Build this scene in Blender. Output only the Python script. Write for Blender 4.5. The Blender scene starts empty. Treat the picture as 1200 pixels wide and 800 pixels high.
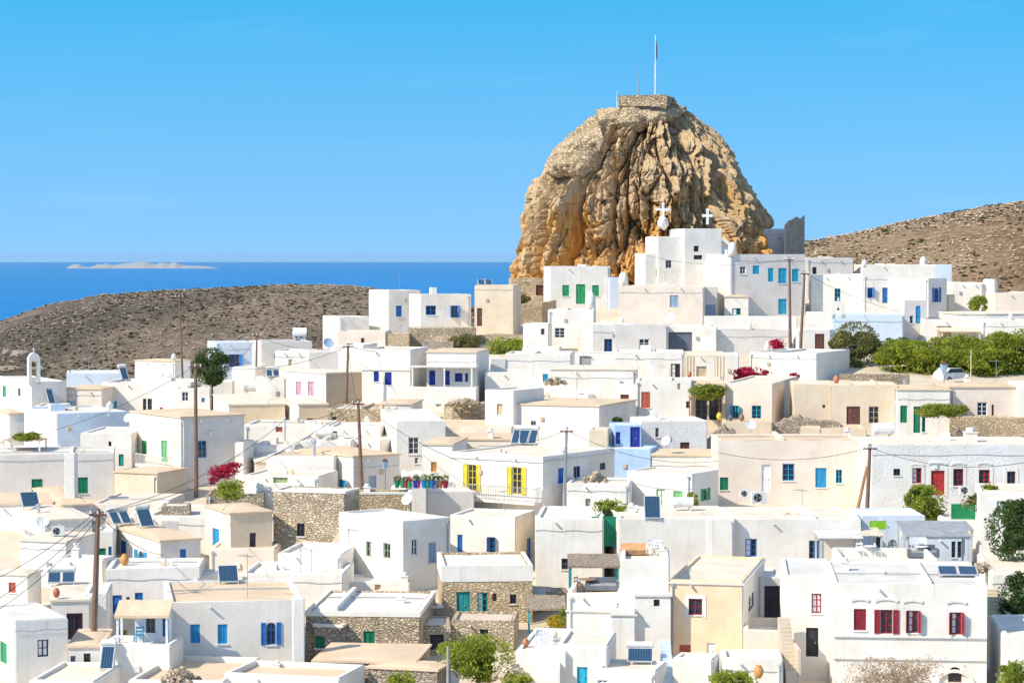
import bpy, bmesh, math, random
from mathutils import Vector, Matrix, noise
random.seed(11)
R = math.radians
scene = bpy.context.scene
COL = scene.collection
# ------------------------------------------------------------------ camera
F = 2823.0
TY = 300.0                      # picture row of the true eye level (1200x800 frame)
PITCH = math.atan((400 - TY) / F)
cam = bpy.data.cameras.new('camera'); cam.lens = 36 * F / 1200; cam.sensor_width = 36
cam.clip_start = 1; cam.clip_end = 400000
co = bpy.data.objects.new('camera', cam); COL.objects.link(co)
co.location = (0, 0, 0); co.rotation_euler = (R(90) - PITCH, 0, 0)
scene.camera = co
# ------------------------------------------------------------------ sky and sun
EL, AZ = R(40), R(59)           # sun height; angle from straight behind the camera towards the left
SUN = Vector((-math.sin(AZ) * math.cos(EL), -math.cos(AZ) * math.cos(EL), math.sin(EL)))
w = bpy.data.worlds.new('World'); scene.world = w; w.use_nodes = True
nt = w.node_tree; nt.nodes.clear()
out = nt.nodes.new('ShaderNodeOutputWorld'); bg = nt.nodes.new('ShaderNodeBackground')
sky = nt.nodes.new('ShaderNodeTexSky'); sky.sky_type = 'NISHITA'; sky.sun_disc = False
sky.sun_elevation = EL; sky.sun_rotation = math.atan2(SUN.x, SUN.y)
sky.altitude = 400; sky.air_density = 1.0; sky.dust_density = 0.0; sky.ozone_density = 3.0
tc = nt.nodes.new('ShaderNodeTexCoord'); sep = nt.nodes.new('ShaderNodeSeparateXYZ'); cmb = nt.nodes.new('ShaderNodeCombineXYZ')
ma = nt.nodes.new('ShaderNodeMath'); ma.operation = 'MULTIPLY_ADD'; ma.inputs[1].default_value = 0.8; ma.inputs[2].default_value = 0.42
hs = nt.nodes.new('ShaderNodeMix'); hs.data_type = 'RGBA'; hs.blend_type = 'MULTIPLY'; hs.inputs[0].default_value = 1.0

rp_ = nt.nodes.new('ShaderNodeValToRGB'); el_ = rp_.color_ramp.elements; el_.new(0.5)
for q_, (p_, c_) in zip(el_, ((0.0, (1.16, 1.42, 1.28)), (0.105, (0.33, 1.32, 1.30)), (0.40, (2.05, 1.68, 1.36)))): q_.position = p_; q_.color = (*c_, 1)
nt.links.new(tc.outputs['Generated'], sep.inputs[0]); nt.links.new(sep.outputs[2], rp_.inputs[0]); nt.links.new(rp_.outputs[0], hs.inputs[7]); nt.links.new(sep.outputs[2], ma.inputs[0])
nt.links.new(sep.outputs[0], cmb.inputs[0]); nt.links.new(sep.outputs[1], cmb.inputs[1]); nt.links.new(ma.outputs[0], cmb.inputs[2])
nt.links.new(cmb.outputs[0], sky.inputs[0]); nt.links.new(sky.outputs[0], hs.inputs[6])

# faint wisps of cloud
cm_ = nt.nodes.new('ShaderNodeMapping'); cm_.inputs['Scale'].default_value = (5, 5, 38); nt.links.new(tc.outputs['Generated'], cm_.inputs[0])
cn_ = nt.nodes.new('ShaderNodeTexNoise'); cn_.inputs['Scale'].default_value = 1.6; cn_.inputs['Detail'].default_value = 6; cn_.inputs['Roughness'].default_value = .6; nt.links.new(cm_.outputs[0], cn_.inputs['Vector'])
cr_ = nt.nodes.new('ShaderNodeMapRange'); cr_.inputs[1].default_value = .56; cr_.inputs[2].default_value = .80; cr_.inputs[3].default_value = 0; cr_.inputs[4].default_value = .05; nt.links.new(cn_.outputs[0], cr_.inputs[0])
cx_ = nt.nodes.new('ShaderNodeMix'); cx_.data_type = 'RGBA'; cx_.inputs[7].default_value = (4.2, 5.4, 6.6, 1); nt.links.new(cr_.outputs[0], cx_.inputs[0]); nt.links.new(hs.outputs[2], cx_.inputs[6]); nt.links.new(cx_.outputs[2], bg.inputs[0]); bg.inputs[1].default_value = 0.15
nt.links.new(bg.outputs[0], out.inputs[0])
sl = bpy.data.lights.new('sun', 'SUN'); sl.energy = 3.5; sl.angle = R(0.5); sl.color = (1.0, 0.90, 0.74)
so = bpy.data.objects.new('sun', sl); COL.objects.link(so)
so.rotation_euler = SUN.to_track_quat('Z', 'Y').to_euler()
vs = scene.view_settings; vs.view_transform = 'Standard'; vs.look = 'None'; vs.exposure = 0.68; vs.gamma = 1; vs.use_curve_mapping = False
# ------------------------------------------------------------------ pixel <-> world
CP, SP = math.cos(PITCH), math.sin(PITCH)
def ray(px, py):
    a = (px - 600) / F; b = (400 - py) / F
    return Vector((a, CP + b * SP, -SP + b * CP))
def at(px, py, Y):
    d = ray(px, py); return d * (Y / d.y)
def pix(p):
    t = p.y * CP - p.z * SP; up = p.y * SP + p.z * CP
    return 600 + F * p.x / t, 400 - F * up / t
def lerp(t, pts):
    if t <= pts[0][0]: return pts[0][1]
    for (a, b), (c, d) in zip(pts, pts[1:]):
        if t <= c: return b + (d - b) * (t - a) / (c - a)
    return pts[-1][1]
PC = [(60, 1500), (110, 960), (130, 830), (150, 722), (175, 622), (205, 530), (240, 440), (265, 398), (285, 368), (302, 346), (318, 352), (330, 380), (345, 420), (400, 560), (500, 660)]
PL = [(60, 1500), (110, 960), (130, 830), (150, 722), (175, 622), (205, 535), (235, 488), (255, 468), (275, 458), (300, 475), (330, 520), (400, 640), (500, 660)]
def prof(D, px):
    t = min(1, max(0, (px - 230 - max(0, D - 258) * 7) / 190.0)); t = t * t * (3 - 2 * t)
    return lerp(D, PL) * (1 - t) + lerp(D, PC) * t
def G(x, Y):
    return -(prof(Y, 600 + F * x / Y) - TY) * Y / F
def Dg(px, py):
    Y = 100.0
    while Y < 302 and prof(Y, px) > py: Y += 0.25
    return Y
# ------------------------------------------------------------------ object helpers
def tag(o, label=None, cat=None, group=None, kind=None):
    if label:
        o['label'] = label
        if len(label.split()) > 16: print('LONG', label)
    if cat: o['category'] = cat
    if group: o['group'] = group
    if kind: o['kind'] = kind
    return o
def empty(name, loc, rz, label, cat, group=None):
    o = bpy.data.objects.new(name, None); COL.objects.link(o); o.location = loc; o.rotation_euler = (0, 0, rz)
    o.empty_display_size = 0.3
    return tag(o, label, cat, group)
class MB:
    def __init__(s): s.v = []; s.f = []
    def add(s, vs, fs):
        n = len(s.v); s.v += [tuple(q) for q in vs]; s.f += [tuple(i + n for i in f) for f in fs]
    def box(s, x0, x1, y0, y1, z0, z1, T=None):
        vs = [Vector((x, y, z)) for z in (z0, z1) for y in (y0, y1) for x in (x0, x1)]
        if T: vs = [T(v) for v in vs]
        s.add(vs, [(0, 2, 3, 1), (4, 5, 7, 6), (0, 1, 5, 4), (2, 6, 7, 3), (0, 4, 6, 2), (1, 3, 7, 5)])
    def tube(s, pts, r, n=7, r2=None):
        pts = [Vector(p) for p in pts]; r2 = r if r2 is None else r2; vs = []; fs = []
        for i, p in enumerate(pts):
            d = (pts[min(i + 1, len(pts) - 1)] - pts[max(i - 1, 0)]).normalized()
            a = d.orthogonal().normalized() if abs(d.z) < 0.95 else Vector((1, 0, 0)); a = (a - d * a.dot(d)).normalized(); b = d.cross(a)
            q = r + (r2 - r) * i / max(1, len(pts) - 1)
            for k in range(n): vs.append(p + (a * math.cos(2 * math.pi * k / n) + b * math.sin(2 * math.pi * k / n)) * q)
        for i in range(len(pts) - 1):
            for k in range(n): fs.append((i * n + k, i * n + (k + 1) % n, (i + 1) * n + (k + 1) % n, (i + 1) * n + k))
        fs.append(tuple(range(n - 1, -1, -1))); fs.append(tuple((len(pts) - 1) * n + k for k in range(n)))
        s.add(vs, fs)
    def lathe(s, prof_, c=(0, 0, 0), n=12, sx=1, sy=1):
        vs = []; fs = []
        for (r, z) in prof_:
            for k in range(n): vs.append((c[0] + r * sx * math.cos(2 * math.pi * k / n), c[1] + r * sy * math.sin(2 * math.pi * k / n), c[2] + z))
        for i in range(len(prof_) - 1):
            for k in range(n): fs.append((i * n + k, i * n + (k + 1) % n, (i + 1) * n + (k + 1) % n, (i + 1) * n + k))
        fs.append(tuple(range(n - 1, -1, -1))); fs.append(tuple((len(prof_) - 1) * n + k for k in range(n)))
        s.add(vs, fs)
    def prism(s, poly, y0, y1, T=None):       # poly in (x, z), extruded along y
        n = len(poly); vs = [Vector((x, y0, z)) for x, z in poly] + [Vector((x, y1, z)) for x, z in poly]
        if T: vs = [T(v) for v in vs]
        s.add(vs, [tuple(range(n)), tuple(range(2 * n - 1, n - 1, -1))] + [(i, (i + 1) % n, n + (i + 1) % n, n + i) for i in range(n)])
    def build(s, name, m, parent=None, smooth=False, fix=True, loc=None):
        me = bpy.data.meshes.new(name)
        me.from_pydata(s.v, [], s.f)
        if fix:
            bm = bmesh.new(); bm.from_mesh(me); bmesh.ops.recalc_face_normals(bm, faces=bm.faces); bm.to_mesh(me); bm.free()
        if smooth:
            for p in me.polygons: p.use_smooth = True
        me.materials.append(m)
        o = bpy.data.objects.new(name, me); COL.objects.link(o)
        if parent: o.parent = parent
        if loc: o.location = loc
        return o
# ------------------------------------------------------------------ materials
MATS = {}
def base_mat(name, rough=0.85):
    m = bpy.data.materials.new(name); m.use_nodes = True
    b = m.node_tree.nodes['Principled BSDF']; b.inputs['Roughness'].default_value = rough
    b.inputs['Specular IOR Level'].default_value = 0.3
    return m, m.node_tree, b
def N(nt, t, **k):
    n = nt.nodes.new('ShaderNode' + t)
    for a, v in k.items():
        if a.startswith('i_'): n.inputs[a[2:].replace('_', ' ')].default_value = v
        else: setattr(n, a, v)
    return n
def ramp(nt, src, stops):
    r = nt.nodes.new('ShaderNodeValToRGB'); e = r.color_ramp.elements
    while len(e) < len(stops): e.new(0.5)
    for q, (p, c) in zip(e, stops): q.position = p; q.color = (*c, 1)
    nt.links.new(src, r.inputs[0]); return r.outputs[0]
def mixc(nt, fac, a, b, mode='MIX'):
    m = nt.nodes.new('ShaderNodeMix'); m.data_type = 'RGBA'; m.blend_type = mode
    for sock, v in ((0, fac), (6, a), (7, b)):
        if hasattr(v, 'is_output') or hasattr(v, 'links'): nt.links.new(v, m.inputs[sock])
        elif sock == 0: m.inputs[0].default_value = v
        else: m.inputs[sock].default_value = (*v, 1)
    return m.outputs[2]
def coords(nt, scale):
    t = N(nt, 'TexCoord'); mp = N(nt, 'Mapping'); mp.inputs['Scale'].default_value = scale
    g = N(nt, 'ObjectInfo'); ad = N(nt, 'VectorMath', operation='ADD')
    mu = N(nt, 'VectorMath', operation='SCALE'); mu.inputs[3].default_value = 71.0
    cx = N(nt, 'CombineXYZ'); nt.links.new(g.outputs['Random'], cx.inputs[0]); nt.links.new(g.outputs['Random'], cx.inputs[1])
    nt.links.new(cx.outputs[0], mu.inputs[0]); nt.links.new(t.outputs['Object'], ad.inputs[0]); nt.links.new(mu.outputs[0], ad.inputs[1])
    nt.links.new(ad.outputs[0], mp.inputs[0]); return mp.outputs[0]
def noise_n(nt, vec, scale, detail=4, rough=0.55):
    n = N(nt, 'TexNoise'); n.inputs['Scale'].default_value = scale; n.inputs['Detail'].default_value = detail; n.inputs['Roughness'].default_value = rough
    nt.links.new(vec, n.inputs['Vector']); return n.outputs[0]
def bump(nt, b, h, strength, dist=0.05):
    n = N(nt, 'Bump'); n.inputs['Strength'].default_value = strength; n.inputs['Distance'].default_value = dist
    nt.links.new(h, n.inputs['Height']); nt.links.new(n.outputs[0], b.inputs['Normal'])
def plaster(name, c, dirt=(0.45, 0.36, 0.25), amt=0.5, blocks=0.0):
    m, nt, b = base_mat(name, 0.9)
    v = coords(nt, (1, 1, 1)); n1 = noise_n(nt, v, 0.55, 5, 0.6)
    c2 = tuple(x * k_ for x, k_ in zip(c, (.88, .86, .82)))
    col = ramp(nt, n1, [(0.35, c2), (0.62, c)])
    vs_ = coords(nt, (2.2, 2.2, 0.22)); st = noise_n(nt, vs_, 1.6, 5, 0.65)      # run-off streaks
    f = ramp(nt, st, [(0.56, (0, 0, 0)), (0.8, (amt, amt, amt))])
    col = mixc(nt, f, col, dirt)
    pt = noise_n(nt, v, 2.6, 6, 0.75); f2 = ramp(nt, pt, [(0.54, (0, 0, 0)), (0.70, (amt * 0.6,) * 3)])
    col = mixc(nt, f2, col, tuple(0.5 * (x + y) for x, y in zip(c, dirt)))
    h = pt
    if blocks:
        vb = coords(nt, (2.0, 2.0, 5.0)); vo = N(nt, 'TexVoronoi', feature='DISTANCE_TO_EDGE'); vo.inputs['Scale'].default_value = 1.5
        nt.links.new(vb, vo.inputs['Vector']); e = ramp(nt, vo.outputs[0], [(0.0, (0, 0, 0)), (0.12, (1, 1, 1))])
        col = mixc(nt, ramp(nt, vo.outputs[0], [(0.0, (0.28,) * 3), (0.05, (0, 0, 0))]), col, dirt); h = e
        bump(nt, b, h, blocks, 0.08)
    else: bump(nt, b, h, 0.35, 0.06)
    nt.links.new(col, b.inputs['Base Color']); return m
def rubble(name, a, c, mortar, scale=2.2, bs=0.8):
    m, nt, b = base_mat(name, 0.95)
    v = coords(nt, (1, 1, 2.0)); nn = N(nt, 'TexNoise'); nn.inputs['Scale'].default_value = 1.3; nt.links.new(v, nn.inputs['Vector'])
    ad = N(nt, 'VectorMath', operation='MULTIPLY_ADD'); ad.inputs[1].default_value = (0.5, 0.5, 0.5); nt.links.new(nn.outputs['Color'], ad.inputs[0]); nt.links.new(v, ad.inputs[2])
    v1 = N(nt, 'TexVoronoi'); v1.inputs['Scale'].default_value = scale; nt.links.new(ad.outputs[0], v1.inputs['Vector'])
    v2 = N(nt, 'TexVoronoi', feature='DISTANCE_TO_EDGE'); v2.inputs['Scale'].default_value = scale; nt.links.new(ad.outputs[0], v2.inputs['Vector'])
    sp_ = N(nt, 'SeparateColor'); nt.links.new(v1.outputs['Color'], sp_.inputs[0])
    col = ramp(nt, sp_.outputs[0], [(0.0, a), (0.5, tuple(0.5 * (x + y) for x, y in zip(a, c))), (1.0, c)])
    col = mixc(nt, ramp(nt, v2.outputs[0], [(0.02, (1, 1, 1)), (0.09, (0, 0, 0))]), col, mortar)
    big = noise_n(nt, v, 0.35, 3); col = mixc(nt, ramp(nt, big, [(0.42, (0, 0, 0)), (0.65, (0.35,) * 3)]), col, tuple(x * 1.25 for x in c))
    bump(nt, b, ramp(nt, v2.outputs[0], [(0.0, (0, 0, 0)), (0.2, (1, 1, 1))]), bs, 0.15)
    nt.links.new(col, b.inputs['Base Color']); return m
def paint(name, c, rough=0.55, var=0.25, spec=0.35):
    m, nt, b = base_mat(name, rough); b.inputs['Specular IOR Level'].default_value = spec
    v = coords(nt, (1, 1, 0.6)); n1 = noise_n(nt, v, 2.5, 5, 0.65)
    nt.links.new(ramp(nt, n1, [(0.3, tuple(x * (1 - var) for x in c)), (0.7, tuple(min(1, x * (1 + var * 0.5) + 0.015) for x in c))]), b.inputs['Base Color'])
    return m
def leafmat(name, a, c, dark=None):
    m, nt, b = base_mat(name, 0.7)
    t = N(nt, 'TexCoord'); n1 = noise_n(nt, t.outputs['Object'], 0.9, 4); g = N(nt, 'NewGeometry')
    nt.links.new(mixc(nt, ramp(nt, n1, [(0.35, (0, 0, 0)), (0.65, (1, 1, 1))]), a, c), b.inputs['Base Color'])
    b.inputs['Subsurface Weight'].default_value = 0.0
    # thin leaves let some light through
    tr = N(nt, 'BsdfTranslucent'); tr.inputs[0].default_value = (*[min(1, x * 1.3) for x in c], 1)
    mx = N(nt, 'MixShader'); mx.inputs[0].default_value = 0.3; o = nt.nodes['Material Output']
    nt.links.new(b.outputs[0], mx.inputs[1]); nt.links.new(tr.outputs[0], mx.inputs[2]); nt.links.new(mx.outputs[0], o.inputs[0])
    return m
PAINTS = dict(blue=(0.015, 0.16, 0.50), sky=(0.02, 0.30, 0.58), azure=(0.02, 0.38, 0.56), navy=(0.01, 0.03, 0.30), green=(0.0, 0.20, 0.10),
  leaf=(0.02, 0.33, 0.12), lime=(0.25, 0.55, 0.02), mint=(0.18, 0.45, 0.2), teal=(0.02, 0.30, 0.30), red=(0.27, 0.015, 0.03), scarlet=(0.45, 0.03, 0.03), brick=(0.50, 0.12, 0.07),
  brown=(0.13, 0.05, 0.035), wood=(0.34, 0.19, 0.10), pole=(0.20, 0.12, 0.08), yellow=(0.74, 0.58, 0.04), pink=(0.55, 0.33, 0.42), gray=(0.33, 0.35, 0.37), dark=(0.025, 0.025, 0.03),
  plum=(0.09, 0.02, 0.06), white=(0.8, 0.8, 0.79), cream=(0.75, 0.64, 0.48), slate=(0.12, 0.14, 0.18), orange=(0.62, 0.30, 0.08), sage=(0.33, 0.40, 0.22), pale=(0.30, 0.42, 0.55),
  terra=(0.50, 0.20, 0.09), cushion=(0.75, 0.42, 0.20), magenta=(0.5, 0.03, 0.2), steel=(0.55, 0.56, 0.58), tan=(0.55, 0.42, 0.28), reed=(0.30, 0.24, 0.18), purple=(0.2, 0.03, 0.3), ac=(0.72, 0.72, 0.68))
def M(k):
    if k in MATS: return MATS[k]
    W = {
     'w_white': lambda: plaster('white plaster', (0.82, 0.785, 0.73), amt=0.45),
     'w_stain': lambda: plaster('weathered white plaster', (0.78, 0.745, 0.68), amt=0.55),
     'w_blocks': lambda: plaster('whitewashed stone', (0.82, 0.80, 0.77), (0.6, 0.57, 0.52), amt=0.3, blocks=0.35),
     'w_cream': lambda: plaster('cream plaster', (0.74, 0.62, 0.47), amt=0.4),
     'w_pink': lambda: plaster('pale pink plaster', (0.79, 0.69, 0.60), amt=0.3),
     'w_peach': lambda: plaster('peach plaster', (0.86, 0.65, 0.45), amt=0.2),
     'w_tan': lambda: plaster('tan plaster', (0.74, 0.60, 0.44), amt=0.4),
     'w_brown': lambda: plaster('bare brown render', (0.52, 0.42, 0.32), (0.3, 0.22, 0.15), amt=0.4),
     'w_gray': lambda: plaster('gray plaster and painted shade', (0.72, 0.68, 0.64), amt=0.4),  # also colours the shaded faces of white houses
     'w_blue': lambda: plaster('blue limewash', (0.40, 0.57, 0.82), (0.7, 0.75, 0.8), amt=0.3),
     'w_pale': lambda: plaster('pale blue wash and painted shade', (0.66, 0.75, 0.86), (0.6, 0.6, 0.6), amt=0.3),  # also stands for blue shade on white walls
     'w_stone': lambda: rubble('rubble masonry', (0.44, 0.34, 0.23), (0.74, 0.62, 0.45), (0.36, 0.27, 0.18), 3.8),
     'w_graystone': lambda: rubble('gray rubble masonry', (0.32, 0.26, 0.19), (0.62, 0.53, 0.42), (0.26, 0.20, 0.15), 3.6),
     'w_crag': lambda: rubble('crag masonry', (0.34, 0.24, 0.13), (0.66, 0.51, 0.33), (0.16, 0.11, 0.06), 1.9),
     'w_goldstone': lambda: rubble('golden rubble masonry', (0.50, 0.36, 0.21), (0.78, 0.62, 0.41), (0.46, 0.34, 0.21), 3.8),
     'r_cream': lambda: plaster('cream roof screed', (0.78, 0.69, 0.56), (0.52, 0.38, 0.26), amt=0.6),
     'r_tan': lambda: plaster('tan roof clay', (0.72, 0.56, 0.39), (0.42, 0.28, 0.17), amt=0.65),
     'r_white': lambda: plaster('whitewashed roof', (0.77, 0.73, 0.66), (0.50, 0.42, 0.33), amt=0.55),
     'r_gray': lambda: plaster('gray roof', (0.68, 0.66, 0.62), amt=0.4),
     'paving': lambda: plaster('paving', (0.64, 0.55, 0.43), amt=0.4),
    }
    if k in W: m = W[k]()
    elif k == 'glass':
        m, nt, b = base_mat('window glass', 0.08); b.inputs['Base Color'].default_value = (0.02, 0.03, 0.045, 1); b.inputs['Specular IOR Level'].default_value = 0.5
    elif k == 'panel':
        m, nt, b = base_mat('solar collector', 0.12); b.inputs['Specular IOR Level'].default_value = 0.6
        t = N(nt, 'TexCoord'); wv = N(nt, 'TexWave'); wv.inputs['Scale'].default_value = 2.2; nt.links.new(t.outputs['Object'], wv.inputs['Vector'])
        nt.links.new(ramp(nt, wv.outputs[1], [(0.1, (0.05, 0.11, 0.17)), (0.25, (0.02, 0.055, 0.11))]), b.inputs['Base Color'])
    elif k == 'metal':
        m, nt, b = base_mat('steel', 0.4); b.inputs['Base Color'].default_value = (0.62, 0.62, 0.62, 1); b.inputs['Metallic'].default_value = 0.7
    elif k == 'reed':
        m, nt, b = base_mat('reed thatch', 0.95); v = coords(nt, (9, 1.2, 1.2)); n1 = noise_n(nt, v, 2.5, 5)
        nt.links.new(ramp(nt, n1, [(0.35, (0.16, 0.12, 0.09)), (0.65, (0.45, 0.37, 0.29))]), b.inputs['Base Color']); bump(nt, b, n1, 0.8, 0.08)
    else: m = paint(k + ' paint', PAINTS[k])
    MATS[k] = m; return m
# ------------------------------------------------------------------ windows and doors (built in the local frame of a wall face)
def shutter_mb(P, s0, s1, z0, z1, n0, n1):
    mb = MB(); fr = min(0.06, (s1 - s0) * 0.2); nm = (n0 + n1) / 2
    for (a, b, c, d) in ((s0, s0 + fr, z0, z1), (s1 - fr, s1, z0, z1), (s0 + fr, s1 - fr, z0, z0 + fr), (s0 + fr, s1 - fr, z1 - fr, z1)):
        mb.box(a, b, n0, n1, c, d, P)
    k = max(3, int((z1 - z0 - 2 * fr) / 0.13)); h = (z1 - z0 - 2 * fr) / k
    for i in range(k):
        mb.box(s0 + fr, s1 - fr, n0 + 0.005, nm, z0 + fr + i * h + 0.012, z0 + fr + (i + 1) * h - 0.012, P)
    mb.box(s0 + fr, s1 - fr, n0 + 0.002, n0 + 0.012, z0 + fr, z1 - fr, P)
    return mb
def opening(par, P, s0, s1, z0, z1, kind, colour, rng):
    """kind: w glazed, s closed shutters, o glazed + open shutters, d door, g glazed door, v hole with coloured back, l ladder door, a arched window, D arched door"""
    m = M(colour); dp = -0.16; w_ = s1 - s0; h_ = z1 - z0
    arched = kind in 'aAD'
    if arched:
        # arch infill: two spandrels flush with the wall
        rad = w_ / 2; zc = z1 - rad; cx = (s0 + s1) / 2
        for sg in (-1, 1):
            pts = [(cx + sg * rad, z1 + 0.002)] + [(cx + sg * rad * math.sin(t * math.pi / 12), zc + rad * math.cos(t * math.pi / 12)) for t in range(0, 7)]
            sp = MB(); sp.prism(pts, dp - 0.02, -0.004, P); sp.build('arch', par['wallmat'], par['o'])
    if kind in 'dDl':
        mb = MB(); f = min(0.08, w_ * 0.12)
        for (a, b, c, d) in ((s0, s0 + f, z0, z1), (s1 - f, s1, z0, z1), (s0 + f, s1 - f, z1 - f, z1)): mb.box(a, b, dp, dp + 0.10, c, d, P)
        if w_ > 0.75:
            cx = (s0 + s1) / 2
            for (a, b) in ((s0 + f, cx - 0.01), (cx + 0.01, s1 - f)):
                mb.box(a, b, dp + 0.01, dp + 0.05, z0, z1 - f, P)
                for (c, d) in ((z0 + h_ * 0.06, z0 + h_ * 0.42), (z0 + h_ * 0.48, z0 + h_ * 0.88)): mb.box(a + 0.06, b - 0.06, dp + 0.05, dp + 0.065, c, d, P)
        else:
            mb.box(s0 + f, s1 - f, dp + 0.01, dp + 0.05, z0, z1 - f, P)
            for (c, d) in ((z0 + h_ * 0.06, z0 + h_ * 0.42), (z0 + h_ * 0.48, z0 + h_ * 0.88)): mb.box(s0 + f + 0.07, s1 - f - 0.07, dp + 0.05, dp + 0.065, c, d, P)
        o = mb.build('door', m, par['o'])
        hb = MB(); hx = s1 - f - 0.12 if w_ <= 0.75 else (s0 + s1) / 2 + 0.05
        hb.box(hx, hx + 0.04, dp + 0.05, dp + 0.11, z0 + h_ * 0.44, z0 + h_ * 0.5, P); hb.build('handle', M('metal'), o)
        return
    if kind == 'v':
        mb = MB(); mb.box(s0, s1, dp - 0.04, dp, z0, z1, P); mb.build('vent', m, par['o']); return  # coloured back panel; dark ones paint the shade inside the hole
    if kind == 's':
        mb = MB(); f = 0.05
        for (a, b, c, d) in ((s0, s0 + f, z0, z1), (s1 - f, s1, z0, z1), (s0 + f, s1 - f, z1 - f, z1), (s0 + f, s1 - f, z0, z0 + f)): mb.box(a, b, dp, dp + 0.12, c, d, P)
        o = mb.build('window', m, par['o']); cx = (s0 + s1) / 2
        shutter_mb(P, s0 + f, cx - 0.008, z0 + f, z1 - f, dp + 0.04, dp + 0.09).build('shutter', m, o)
        shutter_mb(P, cx + 0.008, s1 - f, z0 + f, z1 - f, dp + 0.04, dp + 0.09).build('shutter', m, o)
        return
    # glazed
    mb = MB(); f = min(0.07, w_ * 0.12); mm = m if kind != 'W' else M('white')
    for (a, b, c, d) in ((s0, s0 + f, z0, z1), (s1 - f, s1, z0, z1), (s0 + f, s1 - f, z1 - f, z1), (s0 + f, s1 - f, z0, z0 + f)): mb.box(a, b, dp, dp + 0.09, c, d, P)
    cx = (s0 + s1) / 2
    if w_ > 0.45: mb.box(cx - 0.03, cx + 0.03, dp, dp + 0.08, z0 + f, z1 - f, P)
    nb = max(1, int(h_ / 0.55))
    for i in range(1, nb + 1):
        zz = z0 + h_ * i / (nb + 1); mb.box(s0 + f, s1 - f, dp + 0.005, dp + 0.05, zz - 0.02, zz + 0.02, P)
    o = mb.build('window', mm, par['o'])
    pb = MB(); pb.box(s0 + 0.01, s1 - 0.01, dp - 0.03, dp + 0.02, z0 + 0.01, z1 - 0.01, P); pb.build('pane', M('glass'), o)
    if rng.random() < 0.35 and kind != 'g' and w_ > 0.5:
        cb = MB(); cb.box(s0 + f, cx - 0.04 if rng.random() < 0.5 else s1 - f, dp + 0.021, dp + 0.03, z0 + f, z1 - f, P); cb.build('curtain', M('white'), o)
    if kind in 'oA':
        sw = w_ * 0.5
        for (a, b) in ((s0 - sw - 0.02, s0 - 0.02), (s1 + 0.02, s1 + sw + 0.02)):
            shutter_mb(P, a, b, z0, z1, 0.015, 0.06).build('shutter', m, o)
    if kind == 'O':      # half open shutters standing out from the reveal
        def lean(sg, base):
            def T(v):
                q = Vector(v); dx = (q.x - base); return P(Vector((base + dx * 0.45, q.y + abs(dx) * 0.85, q.z)))
            return T
        sw = w_ * 0.48
        shutter_mb(lean(-1, s0), s0 - sw, s0, z0, z1, 0.0, 0.045).build('shutter', m, o)
        shutter_mb(lean(1, s1), s1, s1 + sw, z0, z1, 0.0, 0.045).build('shutter', m, o)
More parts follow.
